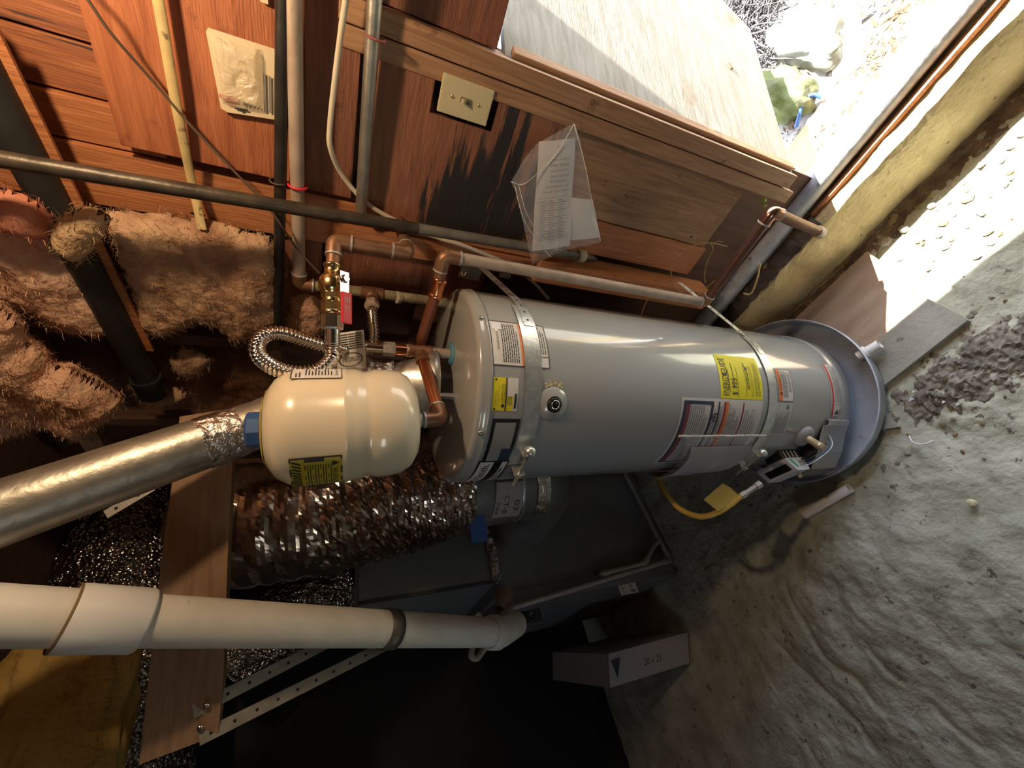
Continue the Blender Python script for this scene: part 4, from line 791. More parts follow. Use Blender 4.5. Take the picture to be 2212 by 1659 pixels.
# ================================================================== THINGS ON THE WALL
q = [at_y(957, 153, 1.035), at_y(1069, 197, 1.035), at_y(1049, 272, 1.035), at_y(944, 240, 1.035)]
x0 = (q[2].x + q[3].x) / 2; x1 = (q[0].x + q[1].x) / 2; z0 = (q[1].z + q[2].z) / 2; z1 = (q[0].z + q[3].z) / 2; cx, cz = (x0 + x1) / 2, (z0 + z1) / 2
t = thing('light_switch', 'ivory light switch plate in the notch of the stained plywood', 'light switch', (cx, 1.04, z0))
obj('plate', MB().box((x0, 1.031, z0), (x1, 1.038, z1), .003), SWP, t)
obj('switch_box', MB().box((x0 + .006, 1.038, z0 + .006), (x1 - .006, 1.09, z1 - .006)), GALV, t)
obj('toggle_slot', MB().box((cx - .0055, 1.0296, cz - .0125), (cx + .0055, 1.0312, cz + .0125)), mat('slot_shadow', (.20, .16, .08)), t)
obj('toggle', MB().prism([(cx - .004, 1.031, cz - .002), (cx - .004, 1.031, cz + .008), (cx - .004, 1.019, cz + .0125), (cx - .004, 1.018, cz + .008)], (.008, 0, 0)), CARD, t)
for s in (-1, 1): obj('screw', MB().lathe([(.0036, 0), (.003, .0014), (.0004, .0018)], (cx, 1.031, cz + s * .030), (0, -1, 0), 12), BRASS, t)
# blister pack
Yk = 1.018
pk = [at_y(443, 58, Yk), at_y(636, 120, Yk), at_y(628, 264, Yk), at_y(475, 240, Yk)]
ctr = sum(pk, Vector()) / 4
t = thing('blister_pack', 'empty clear blister pack on cream card behind the black iron pipe', 'packaging', ctr)
ux = (pk[1] - pk[0]); uz = (pk[3] - pk[0])  # u along image right (down), v along image down
pkp = lambda u, v, e=0: pk[0].lerp(pk[1], u).lerp(pk[3].lerp(pk[2], u), v) + Vector((0, -e, 0))
mb = MB(); rim = [(.03, .0), (.97, .0), (1, .04), (1, .96), (.97, 1), (.10, 1), (.02, .96), (0, .05)]
mb.prism([pkp(u, v) for u, v in rim], (0, .003, 0)); obj('card', mb, CARD, t)
mb = MB(); n = 26
def inpk(u, v):
    return min((u - .06) / .1, (.60 - u) / .1, (v - .07) / .1, (.86 - v) / .1, (1.02 - (u - .02) * .55 - abs(v - .07) * 0 - (v - .5) * (1 if u < .2 else .3) * .9 - v * .25) / .2)
for j in range(n + 1):
    for i in range(n + 1):
        u = .05 + .57 * i / n; v = .06 + .82 * j / n; f = max(0, min(1, inpk(u, v)))
        ring = math.hypot(u - .42, (v - .55) * .9); e = .0015 + .016 * (f * (2 - f)) ** .8 - .006 * math.exp(-((ring - .13) / .03) ** 2) * f + .001 * N3(u * 9, v * 9, 1) * f
        mb.v.append(pkp(u, v, e))
w = n + 1; mb.f = [(j * w + i, j * w + i + 1, (j + 1) * w + i + 1, (j + 1) * w + i) for j in range(n) for i in range(n)]; mb.sm = [True] * len(mb.f)
obj('blister', mb, BLIS, t, label='clear bulging blister')
fl_ = lambda a, b: pkp(a, b, .0035)
mb = MB(); bars(mb, [(.22, .905, .40, .93)], fl_, 2); mb.add([fl_(.28, .93), fl_(.34, .93), fl_(.33, .95), fl_(.29, .95)], [(0, 1, 2, 3)]); obj('hang_slot', mb, INK, t)
mb = MB(); bars(mb, [(.62 + .07 * k, .35 + .02 * (k % 2), .65 + .07 * k, .9) for k in range(5)] + [(.34 + .05 * k, .80 + .01 * k, .37 + .05 * k, .86) for k in range(5)], fl_, 1); obj('card_print', mb, GREYTX, t)
mb = MB(); bars(mb, [(.03, .76, .28, .81), (.08, .82, .27, .84)], fl_, 1); write(mb, '120s', .055, lambda a, b: fl_(.26 - a, .90 - b), .14); obj('card_print', mb, mat('faded_red_print', (.55, .22, .13)), t)
obj('paper_slip', MB().box(at_y(560, -30, 1.02), at_y(580, 9, 1.024)), CARD, None, 'edge of a small cream paper slip on the orange plywood', 'paper')
# manual in its clear bag
Ym = .965
B_ = lambda x, y, e=0: at_y(x, y, Ym - e)
t = thing('manual_bag', 'clear plastic bag with a printed manual hanging on the plywood wall', 'bag', B_(1200, 420))
def quadsheet(c, nu, nv, f):
    mb = MB(); P = [B_(*p) for p in c]
    for j in range(nv + 1):
        for i in range(nu + 1):
            u, v = i / nu, j / nv; p = P[0].lerp(P[1], u).lerp(P[3].lerp(P[2], u), v); mb.v.append(p + Vector((0, -f(u, v), 0)))
    w = nu + 1; mb.f = [(j * w + i, (j + 1) * w + i, (j + 1) * w + i + 1, j * w + i + 1) for j in range(nv) for i in range(nu)]; mb.sm = [True] * len(mb.f); return mb
mc = [(1163, 304), (1241, 296), (1230, 528), (1148, 540)]; mf = lambda u, v: .004 + .004 * math.sin(u * 3.1) + .003 * math.sin(v * 9)
MAN = mat('manual_paper', (.72, .69, .65), (.80, .77, .73), 4, rough=.6)
pg = obj('manual', quadsheet(mc, 12, 14, mf), MAN, t, label='folded printed manual')
pg2 = obj('manual', quadsheet([(1232, 425), (1280, 430), (1296, 512), (1200, 520)], 8, 8, lambda u, v: .001 + .004 * math.sin(u * 3)), MAN, t, label='lower leaf of manual')
Pm = [B_(*p) for p in mc]
mpl = lambda u, v: Pm[0].lerp(Pm[1], u).lerp(Pm[3].lerp(Pm[2], u), v) + Vector((0, -mf(u, v) - .0012, 0))
mb = MB()
for k, (s_, a, w) in enumerate((('Ultra Low Nox', .34, .50), ('Water Heater', .30, .56), ('with the Pyro', .36, .46), ('Safety System', .36, .50), ('Installation', .36, .44), ('Instructions and', .24, .62), ('Use & Care Guide', .20, .70))):
    write(mb, s_, .030, lambda u, v, a=a, k=k: mpl(a + u, .155 + k * .046 - v), w)
obj('manual_title', mb, GREYTX, pg, kind='stuff')
mb = MB(); bars(mb, [(u, .505 + .022 * k, u + (.14 + .05 * ((k * 5) % 3)), .513 + .022 * k) for k in range(18) for u in (.14, .36, .60)], mpl, 2); bars(mb, [(.09, .48, .095, .96), (.88, .48, .885, .93), (.09, .475, .88, .479)], mpl, 6); obj('manual_print', mb, mat('pale_grey_print', (.36, .35, .34)), pg)
outl = [(1240, 265), (1250, 290), (1262, 350), (1278, 430), (1298, 522), (1270, 530), (1215, 540), (1150, 572), (1143, 545), (1130, 480), (1112, 410), (1104, 393), (1130, 345), (1160, 310), (1205, 285)]
def fan(c, out, e0, e1, seed, sub=6):
    mb = MB(); C0 = B_(*c); n = len(out); rings = []
    for k in range(sub + 1):
        f = k / sub
        for i in range(n * 2):
            p = B_(*out[i // 2]) if i % 2 == 0 else B_(*out[i // 2]).lerp(B_(*out[(i // 2 + 1) % n]), .5)
            q = C0.lerp(p, f); mb.v.append(q + Vector((0, -(e0 * (1 - f ** 2) + e1 + .006 * N3(q.x * 26 + seed, q.z * 26, seed)), 0)))
    w = 2 * n
    for k in range(sub):
        for i in range(w): mb.f.append((k * w + i, (k + 1) * w + i, (k + 1) * w + (i + 1) % w, k * w + (i + 1) % w)); mb.sm.append(True)
    return mb
obj('bag_front', fan((1200, 430), outl, .016, .002, 2, 10), BAG, t, label='clear wrinkled plastic'); obj('bag_back', fan((1200, 430), outl, -.006, .0, 5, 4), BAG, t)
FE = plastic('bag_crease', .8, .12)
for k, Q in enumerate(([(1104, 393), (1130, 398), (1160, 375), (1200, 335), (1240, 268)], [(1112, 400), (1130, 470), (1160, 520), (1190, 555)], [(1120, 400), (1142, 470), (1185, 525), (1205, 540)], [(1240, 268), (1262, 350), (1280, 440), (1297, 521)])):
    obj('bag_crease', MB().tube(spline([B_(x, y, .014 if k else .012) for x, y in Q], 8), [.0008 + .0012 * abs(N3(i * .5, k, 0)) for i in range(8 * (len(Q) - 1) + 1)], 6), FE, t)
# ================================================================== FURNACE, DUCTS AND VENT
FX = -1.88
t = thing('furnace', 'dull grey metal furnace cabinet standing in the dark behind the heater', 'furnace', (-2.2, .75, -.03))
obj('cabinet', MB().box((-2.62, .46, -.04), (FX, 1.03, 1.01), .006), FURN, t); obj('plenum', MB().box((-2.58, .515, 1.012), (FX - .005, 1.03, 1.62), .006), FURN, t, label='upper sheet-metal plenum')
obj('plenum_flange', MB().box((FX - .02, .503, 1.02), (FX - .002, .516, 1.62), .002), mat('edge_dark', (.05, .05, .05)), t)
obj('foil_tape', crinkle([Vector((FX + .002, .50, 1.02)), Vector((FX + .002, .74, 1.02)), Vector((FX + .002, 1.02, 1.02))], .026, .006, 5, 24, .01), FOIL, t, label='crinkled foil tape over the joint')
front = obj('front_panel', MB().box((-2.66, .395, .0), (FX + .012, .458, .985), .005), FURN, t, label='narrow front panel')
fp = lambda x, y: at_x(x, y, FX + .0125)
c = fp(1146, 1332); obj('port', MB().box(c + Vector((0, -.026, -.052)), c + Vector((.006, .026, .052)), .004), BLACK, front); obj('port_ring', MB().lathe([(.021, .006), (.021, .012), (.015, .012), (.014, .007), (.001, .007)], c, (1, 0, 0), 28), mat('dark_rubber', (.03, .03, .03), rough=.3), front)
c = fp(1357, 1272); obj('panel_label', MB().box(c + Vector((0, -.024, -.055)), c + Vector((.001, .024, .055))), PAPER, front, label='white paper label'); mb = MB(); bars(mb, [(-.018, .03, .018, .034), (-.018, -.04, -.006, -.012), (.002, -.03, .018, -.024), (.002, -.018, .018, -.012)], lambda u, v: c + Vector((.002, u, v)), 1); obj('label_print', mb, GREYTX, front, kind='stuff')
# round metal elbow and foil duct
Pe = [az(-15.2, 1.70, 1.24), az(-14.6, 1.69, 1.02), az(-14.2, 1.70, .90)]
t = thing('duct_elbow', 'grey round metal duct elbow entering the furnace cabinet', 'duct', Pe[1])
De = Vector((FX - .02, .80, .84)); pth = fillet([Pe[0], Pe[2] - Vector((0, 0, .06)), De], .19, 10); RE = .172
obj('elbow', MB().tube(pth, RE, 48), mat('dull_duct', (.20, .20, .185), (.26, .26, .24), 12, (1, 1, 1), .5, .6), t)
d_ = (Pe[1] - Pe[0]).normalized(); obj('seam', MB().lathe([(RE + .003, .0), (RE + .006, .006), (RE + .003, .012)], Pe[0].lerp(Pe[2], .62), d_, 48, caps=False), GALV, t)
obj('foil_tape', crinkle([Pe[0].lerp(Pe[2], .80), Pe[0].lerp(Pe[2], .98)], RE + .004, .003, 4, 60), FOIL, t)
vw = CAMP - Pe[1]; vw.z = 0; vw.normalize(); rt = Vector((-vw.y, vw.x, 0))
rt = rt if rt.x > 0 else -rt
dp = lambda u, v, e=.003: Vector((Pe[1].x, Pe[1].y, 0)) + (vw * math.cos(u / RE) + rt * math.sin(u / RE)) * (RE + e) + Vector((0, 0, v))
mb = MB(); n = 8
for i in range(n + 1): u = -.165 + .16 * i / n; mb.v += [dp(u, 1.035), dp(u, 1.155)]
mb.f = [(2 * i, 2 * i + 2, 2 * i + 3, 2 * i + 1) for i in range(n)]; mb.sm = [True] * n
ds = obj('duct_label', mb, mat('faded_label', (.42, .38, .33)), t, label='faded paper label'); mb = MB()
write(mb, 'CT-B', .030, lambda a, b: dp(-.055 - a, 1.118 - b, .0045), .085); write(mb, '7/84', .022, lambda a, b: dp(-.080 - a, 1.150 - b, .0045), .06); write(mb, '03', .034, lambda a, b: dp(-.075 - a, 1.072 - b, .0045), .05); obj('label_print', mb, INK, ds, kind='stuff')
t = thing('foil_duct', 'big crinkled foil flexible duct dropping to the grey metal elbow', 'duct', Pe[0])
pth = [Pe[0] - Vector((0, 0, .02)), az(-15.4, 1.71, 1.34), az(-16.4, 1.71, 1.55), az(-17.4, 1.70, 1.78), az(-17.8, 1.72, 1.98), az(-17.8, 1.78, 2.03), az(-17.3, 1.88, 2.07), az(-17, 2.02, 2.08)]
P_ = resample(spline(pth, 12), .009); rad = []
for i in range(len(P_)): rad.append((.178 + .024 * min(1, i / 18)) + .004 * math.sin(i * .9))
mb = MB().tube(P_, rad, 110, False); n = 110
for i, v in enumerate(mb.v):
    k = i // n; c = P_[k]; d = v - c; A_ = math.atan2(d.y, d.x); s = (.5 - abs(N3(A_ * 1.5 + 2 * math.sin(k * .05), k * .42 + A_ * .9, 2))) * .017 + N3(A_ * 4, k * .30 - A_ * 1.5, 9) * .006
    s *= .35 if k > 62 else 1
    mb.v[i] = c + d * (1 + s / d.length)
mb.sm = [False] * len(mb.f); obj('duct_jacket', mb, mat('duct_foil', (.50, .42, .36), rough=.22, metal=.95), t)
c = az(-20.8, 1.62, 1.20); obj('tape_strip', MB().obox(c, rt, Vector((0, 0, 1)), vw, (.055, .035, .003), .002), BLUE, t, label='strip of blue tape'); obj('tape_strip', MB().obox(Pe[0] + Vector((0, 0, -.02)) - rt * .13 + vw * .13, rt, Vector((0, 0, 1)), vw, (.03, .03, .003), .002), BLUE, t)
# bubble-foil sleeve from the plenum
t = thing('bubble_wrapped_duct', 'dark bubble-foil wrapped duct rising from the furnace plenum', 'duct', (-2.2, .6, 1.6))
obj('wrap', crinkle(spline([Vector((-2.28, .72, 1.625)), Vector((-2.30, .66, 1.80)), Vector((-2.34, .58, 2.0)), Vector((-2.38, .50, 2.12))], 8), .17, .012, 6, 60, .02), FOILD, t)
t = thing('foil_wrapped_duct', 'long foil bubble-wrapped trunk duct beyond the hanging board', 'duct', az(-24, 2.3, 2.2))
tA, tB = az(-8, 2.5, 2.50), az(-50, 2.30, 2.36); obj('wrap', crinkle([tA, tA.lerp(tB, .5), tB], .25, .014, 2, 80, .02), FOILD, t)
# hanging board (beam) in front of the ducts
bn = Vector((math.sin(math.radians(-13 - 47)), math.cos(math.radians(-13 - 47)), 0)); bp = az(-13, 1.17, 2)
bl = lambda x, y: at_pl(x, y, bp, bn)
obj('hanging_board', MB().prism([bl(388, 900), bl(372, 1040), bl(352, 1180), bl(300, 1652), bl(470, 1588), bl(482, 1466), bl(485, 1387), bl(492, 1200), bl(502, 1000), bl(512, 880)], bn * .038), JOIST, None, 'wide brown board with dark knots hanging behind the white pipe', 'board')
# white vent pipe
A = at_h(-120, 1296, .80); Bq = at_h(1062, 1366, 1.52); A2 = at_h(230, 1337, 1.04)
t = thing('vent_pipe', 'thick white plastic vent pipe running down to the furnace', 'pipe', Bq)
A = A2 + (A2 - Bq).normalized() * .95; vdr = (Bq - A).normalized()
obj('pipe', MB().tube([A, Bq], .0445, 44), PVC, t)
c1 = A + vdr * (at_h(312, 1342, 1.07) - A).dot(vdr); c0 = A + vdr * ((at_h(150, 1332, .99) - A).dot(vdr))
obj('coupling', MB().lathe([(.0525, 0), (.0535, .003), (.0535, (c1 - c0).length - .006), (.051, (c1 - c0).length), (.046, (c1 - c0).length)], c0, vdr, 48), PVCW, t, label='whiter coupling sleeve'); obj('cement_ring', MB().lathe([(.0525, -.004), (.0535, -.002), (.0530, 0)], c0, vdr, 44, caps=False), mat('brown_cement', (.20, .13, .06)), t)
e1 = at_h(1112, 1348, 1.70); obj('elbow', MB().tube(fillet([Bq - vdr * .01, Bq + vdr * .04, e1], .05, 6), .0475, 36), PVC, t); obj('elbow_socket', MB().lathe([(.046, -.012), (.0515, -.010), (.0525, .0), (.0525, .030), (.049, .034)], Bq, vdr, 36, caps=False), PVC, t)
# perforated hanger
cl = A + vdr * (at_h(822, 1354, 1.36) - A).dot(vdr)
t = thing('pipe_hanger', 'dark clamp and two perforated steel straps holding the white vent pipe', 'pipe hanger', cl)
obj('clamp', MB().lathe([(.046, -.022), (.048, -.022), (.048, -.004), (.0495, -.003), (.0495, .016), (.046, .016)], cl, vdr, 40, caps=False), mat('dark_clamp', (.10, .095, .085), rough=.5, metal=.3), t)
def flatstrip(name, a, b, w, up, par, mt, holes=True):
    a, b = Vector(a), Vector(b); d = (b - a).normalized(); n_ = d.cross(up).normalized(); wv_ = n_.cross(d)
    o = obj(name, MB().obox((a + b) / 2, d, wv_, n_, ((b - a).length / 2, w, .001), .0005), mt, par); mb = MB(); L = (b - a).length; n_ = n_ if n_.dot(CAMP - a) > 0 else -n_
    k = .02
    while k < L - .02: mb.lathe([(.0035, .0012), (.0003, .0013)], a + d * k, n_, 10); k += .042
    if holes: obj('hole', mb, BLACK, o, kind='stuff')
    return o
sA, sB = bl(418, 1535), bl(432, 1592); up_ = (CAMP - cl).normalized()
side = lambda a, b: (b - a).cross(up_).normalized()
e_a, e_b = cl + (at_h(700, 1392, 1.30) - at_h(700, 1355, 1.30)) * .6, cl + (at_h(830, 1390, 1.36) - at_h(830, 1356, 1.36))
sA -= bn * .004; sB -= bn * .006
flatstrip('hanger_strap', sA, cl + (at_h(830, 1340, 1.37) - cl) * 1.0 + bn * .05, .013, side(sA, cl), t, GALVD); flatstrip('hanger_strap', sB, at_h(838, 1392, 1.38), .013, side(sB, cl), t, GALVD)
for p in (bl(448, 1521), bl(434, 1568)): obj('screw', MB().lathe([(.006, 0), (.005, .003), (.001, .004)], p - bn * .008, -bn, 12), CHROME, t)
flatstrip('loose_strip', bl(228, 1112), bl(330, 1052), .010, side(bl(228, 1112), bl(330, 1052)), t, STRAP)
# condensate line on the furnace
t = thing('condensate_line', 'thin pale plastic drain pipe following the furnace cabinet edges', 'pipe', (-1.86, .46, 0))
fq = lambda x, y, X=-1.845: at_x(x, y, X)
PVD = mat('dusty_pvc', (.36, .325, .27), (.44, .40, .34), 14, rough=.55); r_ = .0125
k1, k2, k3 = fq(1345, 1015), fq(1447, 1210), fq(1108, 1312)
pipe(t, [k1, k2], r_, PVD); pipe(t, [k2, k3], r_, PVD); elbow(t, k2, k1, k3, r_ * 1.3, PVD, .03)
j0 = k1.lerp(k2, .80); j1, j2, j3 = fq(1408, 1185), fq(1392, 1217), fq(1312, 1236)
pipe(t, [j0, j1, j2, j3], r_, PVD, fil=.02); elbow(t, j2, j1, j3, r_ * 1.3, PVD, .024); obj('end_elbow', MB().tube(fillet([j3, j3 + (j3 - j2).normalized() * .03, j3 + Vector((-.04, 0, .02))], .02), .018, 16), PVD, t)
Q = [at_h(1020, 1400, 1.66), at_h(1016, 1418, 1.66), at_h(1030, 1424, 1.66), at_h(1048, 1398, 1.66)]
pipe(t, Q, .011, PVD, 'trap', fil=.02); pipe(t, [at_h(1105, 1312, 1.72), at_h(1085, 1330, 1.7), at_h(1040, 1345, 1.68), at_h(1030, 1325, 1.68)], .012, PVD, 'branch', fil=.02)
mb = MB(); c = at_h(1086, 1296, 1.74); dd2 = (at_h(1075, 1330, 1.70) - c).normalized(); obj('rubber_boot', MB().lathe([(.030, -.05), (.034, -.045), (.034, -.01), (.026, .02), (.020, .05)], c, dd2, 24, caps=False), mat('tan_rubber', (.34, .25, .19), rough=.7), t, label='tan rubber boot')
# filter carton standing on edge
P0, P1 = at_z(1490, 1432, -.03), at_z(1485, 1366, -.03); hc = .515; back = Vector((-.975, .20, 0)).normalized() * .60
t = thing('filter_carton', 'narrow cardboard filter carton printed 20 x 25 standing on edge in the dark', 'box', (P0 + P1) / 2)
CT = mat('dim_carton', (.40, .37, .35), rough=.6); Hh = Vector((0, 0, hc))
obj('carton', MB().hexa([P0, P1, P1 + back, P0 + back, P0 + Hh, P1 + Hh, P1 + back + Hh, P0 + back + Hh]), CT, t)
wd = (P1 - P0); fo_ = Vector((wd.y, -wd.x, 0)).normalized(); fo_ = fo_ if fo_.dot(CAMP - P0) > 0 else -fo_
cpl = lambda u, v: P0 + wd * v + Hh * (1 - u) + fo_ * .002
mb = MB(); write(mb, '20 x 25', .30, lambda a, b: cpl(.41 + a, .36 + b), .22); obj('carton_print', mb, INK, t, kind='stuff'); mb = MB(); mb.add([cpl(.02, .80), cpl(.13, .82), cpl(.09, .20)], [(2, 1, 0)]); obj('carton_mark', mb, NAVY, t)
# yellow gas connector
P = [at_h(1655, 1036, .925), at_h(1640, 1048, .94), at_h(1600, 1072, .97), at_h(1560, 1102, 1.0), at_h(1515, 1116, 1.04), at_h(1470, 1100, 1.08), at_h(1440, 1068, 1.12), at_h(1424, 1040, 1.16), at_h(1412, 1000, 1.2)]
t = thing('gas_connector', 'yellow flexible gas connector curving below the gas control', 'hose', P[4])
obj('hose', MB().tube(spline(P[2:], 8), .0095, 14), YHOSE, t); obj('hose_fitting', MB().lathe([(.012, 0), (.012, .02), (.009, .022), (.009, .06), (.013, .062), (.013, .08)], P[2], P[0] - P[2], 6, False), SOLDER, t)
obj('hose_tag', MB().prism([at_h(1521, 1080, 1.0), at_h(1562, 1045, .99), at_h(1580, 1055, .985), at_h(1598, 1072, .97), at_h(1552, 1105, .995)], (0, .002, 0)), YTAG, t, label='yellow tag')
# ================================================================== INSULATION
def pillow(name, poly, Y, T, mt, label, both=False, edge=.05, seed=0, step=.009, rot=None):
    P2 = [(lambda p: (p.x, p.z))(at_y(x, y, Y)) for x, y in poly] if rot is None else poly
    mnx, mxx = min(p[0] for p in P2), max(p[0] for p in P2); mnz, mxz = min(p[1] for p in P2), max(p[1] for p in P2)
    def sdist(x, z):
        ins = False; dm = 9
        for i in range(len(P2)):
            (xa, za), (xb, zb) = P2[i], P2[i - 1]
            if (za > z) != (zb > z) and x < (xb - xa) * (z - za) / (zb - za) + xa: ins = not ins
            L2 = (xb - xa) ** 2 + (zb - za) ** 2; q = max(0, min(1, ((x - xa) * (xb - xa) + (z - za) * (zb - za)) / L2)); dm = min(dm, math.hypot(x - xa - q * (xb - xa), z - za - q * (zb - za)))
        return dm if ins else -dm
    nx_, nz_ = int((mxx - mnx) / step) + 3, int((mxz - mnz) / step) + 3; mb = MB(); idx = {}
    def vert(i, j, sd):
        k = (i, j, sd)
        if k not in idx:
            x, z = mnx + (i - 1) * step, mnz + (j - 1) * step
            dn_ = lambda x, z: sdist(x, z) + .011 * N3(x * 18 + seed, z * 18, seed, 5)
            d = dn_(x, z)
            if d < 0:
                g = Vector((dn_(x + .003, z) - d, dn_(x, z + .003) - d)) / .003
                if g.length > .2: x += g.x / g.length ** 2 * -d * .95; z += g.y / g.length ** 2 * -d * .95
            f = max(0, min(1, d / edge)); h = T * math.sqrt(max(0, 1 - (1 - f) ** 2)); h += (.38 * T * N3(x * 8 + seed, z * 14, 1, 3) + .10 * T * N3(x * 34, z * 50 + seed, 2)) * f
            y = Y - (h if sd == 0 else (-h * .6 if both else 0)); idx[k] = (len(mb.v), d); mb.v.append(Vector((x, y, z)))
        return idx[k]
    for sd in (0, 1):
        for i in range(nx_):
            for j in range(nz_):
                q = [vert(i, j, sd), vert(i + 1, j, sd), vert(i + 1, j + 1, sd), vert(i, j + 1, sd)]
                if sum(1 for a in q if a[1] > 0) >= 2: mb.f.append(tuple(a[0] for a in (q if sd == 0 else q[::-1]))); mb.sm.append(True)
    rr = random.Random(seed + 1); V_ = [v for (i_, d_) in idx.values() for v in (mb.v[i_],) if d_ > -.012]
    flow = Vector((rr.uniform(-1, 1), 0, rr.uniform(-1, 1))).normalized()
    for _ in range(int(len(V_) * 1.6)):  # loose fibres
        c = rr.choice(V_) + Vector((rr.uniform(-1, 1), 0, rr.uniform(-1, 1))) * step; v = (flow * rr.uniform(-1, 1) * 1.4 + Vector((rr.uniform(-1, 1), rr.uniform(-.9, .1), rr.uniform(-1, 1)))).normalized() * rr.uniform(.006, .022)
        sd_w = v.cross(Vector((.2, 1, .3))).normalized() * rr.uniform(.0003, .0008); k_ = v.cross(Vector((rr.random(), rr.random(), 1))) * rr.uniform(-.3, .3)
        mb.add([c - sd_w, c + sd_w, c + v * .5 + k_ + sd_w, c + v * .5 + k_ - sd_w, c + v], [(0, 1, 2, 3), (3, 2, 4)], True)
    return obj(name, mb, mt, None, label, 'insulation', 'fibreglass batts on the wall and overhead')
pillow('insulation_batt', [(228, 455), (330, 462), (420, 470), (520, 492), (590, 515), (612, 540), (612, 690), (560, 720), (510, 735), (470, 700), (430, 690), (380, 715), (330, 715), (290, 680), (285, 620), (262, 560), (240, 500)], 1.03, .045, PINKD, 'dusty brown fibreglass batt stuffed between the studs right of the black drain pipe', seed=3)
pillow('insulation_batt', [(0, 470), (60, 500), (150, 540), (190, 560), (215, 610), (240, 660), (252, 700), (225, 718), (150, 712), (80, 668), (0, 625), (-60, 600), (-60, 470)], 1.00, .05, PINK, 'smooth pink fibreglass sheet sagging below the black drain pipe', seed=8)
pillow('insulation_batt', [(-60, 420), (40, 415), (90, 440), (112, 470), (118, 500), (90, 512), (30, 500), (-60, 490)], .945, .05, mat('red_pink_batt', (.50, .19, .12), (.60, .28, .18), 8, rough=1, bump=.6, spec=.05), 'reddish pink fold of batt at the upper edge above the sagging sheet', seed=11)
pillow('insulation_batt', [(112, 462), (160, 448), (200, 450), (232, 470), (228, 500), (198, 515), (200, 540), (178, 560), (150, 550), (120, 520)], .935, .035, mat('cream_batt', (.55, .36, .20), (.66, .47, .27), 9, rough=1, bump=1, bscale=60, spec=.05), 'torn cream tuft of fibreglass draped over the black drain pipe', seed=14, both=True, edge=.03)
pillow('insulation_batt', [(-60, 650), (0, 658), (40, 690), (52, 740), (95, 765), (118, 790), (150, 792), (180, 812), (225, 835), (262, 862), (255, 885), (225, 905), (180, 935), (165, 925), (140, 905), (100, 900), (50, 925), (-60, 935)], .84, .06, PINK, 'large ragged pink batt hanging loose nearest the camera', both=True, seed=21, step=.006, edge=.045)
pillow('insulation_batt', [(365, 770), (385, 750), (430, 760), (455, 775), (440, 800), (410, 815), (380, 805)], 1.06, .03, PINKD, 'small pale tuft of fibreglass beside the drain pipe end', seed=25, edge=.03)
pillow('insulation_batt', [(292, 838), (330, 850), (380, 838), (412, 850), (372, 868), (345, 875), (310, 862)], 1.02, .03, PINKD, 'thin tuft of fibreglass below the drain pipe end', seed=28, edge=.025)
pillow('insulation_batt', [(625, 640), (660, 632), (700, 650), (705, 700), (680, 735), (625, 730), (612, 690)], 1.06, .03, PINK, 'small orange-lit batt between the iron pipe and the brass valve', seed=31, edge=.03)
# dark brown infill behind
pillow('insulation_batt', [(240, 730), (600, 745), (620, 900), (420, 905), (300, 890)], 1.13, .03, mat('dark_brown_batt', (.16, .075, .045), (.25, .125, .07), 8, rough=1, bump=1, spec=.05), 'dark brown batt deep in the wall behind the hose loop', seed=35)
# yellow batt lower left
yb = az(-36, 1.55, 2.3)
bm = bmesh.new(); bmesh.ops.create_icosphere(bm, subdivisions=5, radius=1); mb = MB(); bm.verts.index_update(); cq = at_h(95, 1610, 1.55); e1_ = az(-36 + 90, 1); e1_.normalize(); e2_ = az(-36, 1); e2_.normalize()
for v in bm.verts:
    k = 1 + .16 * N3(v.co.x * 1.6, v.co.y * 1.6, v.co.z * 4) + .05 * N3(v.co.x * 6, v.co.y * 6, v.co.z * 12); mb.v.append(cq + e1_ * v.co.x * k * .30 + e2_ * v.co.y * k * .10 + Vector((0, 0, v.co.z * k * .155)))
mb.f = [tuple(v.index for v in f.verts) for f in bm.faces]; mb.sm = [True] * len(mb.f); bm.free()
obj('insulation_batt', mb, YELF, None, 'yellow-brown fibreglass batt in the corner beyond the hanging board', 'insulation', 'fibreglass batts on the wall and overhead')
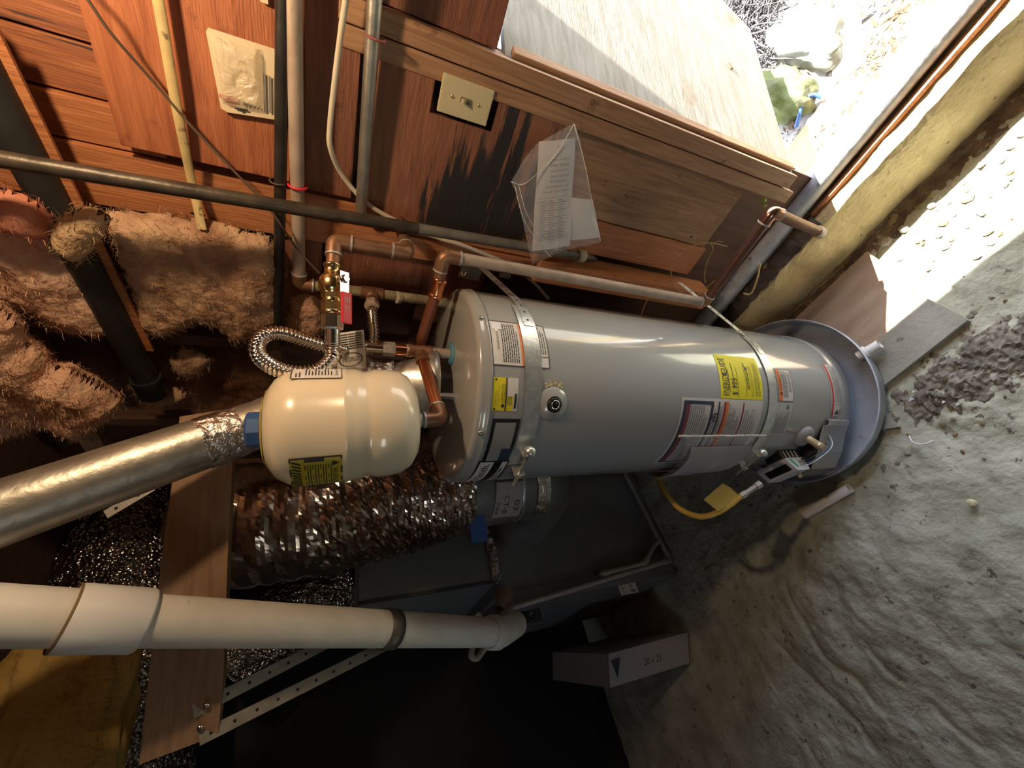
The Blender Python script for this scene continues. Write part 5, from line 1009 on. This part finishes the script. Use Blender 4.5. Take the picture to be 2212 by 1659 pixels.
# ================================================================== ON THE FLOOR
zb = -.028
def slab(name, px_, z, th, mt, label, cat, bev=0):
    P_ = [at_z(x, y, z) for x, y in px_] if isinstance(px_[0], tuple) else px_
    return obj(name, MB().prism(P_, (0, 0, -th)), mt, None, label, cat)
slab('plywood_offcut', [Vector((-1.02, 1.005, zb)), Vector((-.245, .990, zb)), Vector((-.245, .82, zb)), Vector((-.30, .70, zb)), Vector((-.30, .60, zb)), Vector((-1.02, .60, zb))], zb, .014, TANBOARD, 'tan plywood offcut on the soil under the drain pan', 'board')
slab('thick_plank', [Vector((-.255, .720, zb + .004)), Vector((-.242, .592, zb + .004)), Vector((-.85, .560, zb + .004)), Vector((-.85, .690, zb + .004))], zb, .042, GREYBOARD, 'thick grey plank sticking out from under the drain pan toward the doorway', 'plank')
slab('thick_plank', [at_z(1900, 885, -.02), at_z(1940, 922, -.02), at_z(1908, 928, -.02), at_z(1880, 905, -.02)], -.02, .02, GREYBOARD, 'small pointed corner of grey board poking out beside the pan', 'board')
A = at_z(1738, 1112, -.012); Bq = at_z(1836, 1054, -.012); d = (Bq - A)
mb = MB().lathe([(.017, 0), (.017, d.length), (.0145, d.length), (.0145, 0)], A, d, 24, caps=False); obj('pipe_offcut', mb, PVCW, None, 'short white plastic pipe offcut lying on the soil', 'pipe offcut')
P = [at_z(1964, 942, -.02), at_z(1970, 953, -.012), at_z(1985, 960, -.012), at_z(2003, 958, -.012), at_z(2016, 952, -.02)]
obj('curved_scrap', MB().tube(spline(P, 6), .0028, 8), PVCW, None, 'thin curved white scrap of plastic on the dark soil', 'scrap')
blobrock('pale_pebble', at_z(2100, 1086, -.018), (.011, .011, .008), mat('cream_pebble', (.75, .68, .45)), 3, 'round cream pebble on the pale soil', 'pebble', sub=3)
for k, (x, y, s, l) in enumerate(((1968, 862, .009, 'bluish glass shard nearest the grey plank'), (1973, 846, .006, 'tiny white shard beside the bluish glass'), (2038, 868, .006, 'tiny white shard in the middle of the dark soil'), (2068, 873, .006, 'tiny white shard rightmost on the dark soil'))):
    c = at_z(x, y, -.026); obj('glass_shard', MB().prism([c + Vector((-s, -s * .4, 0)), c + Vector((s * .9, -s * .7, 0)), c + Vector((s * .4, s * .6, 0))], (0, 0, .004)), mat('shard', (.62, .68, .78) if k == 0 else (.8, .8, .78), rough=.2), None, l, 'shard')
rr = random.Random(12)
for x, y, w_, h_ in ((2030, 1050, 26, 14), (1905, 1035, 14, 9), (1840, 1030, 14, 9), (1950, 1055, 16, 10), (1990, 910, 18, 12)): pass
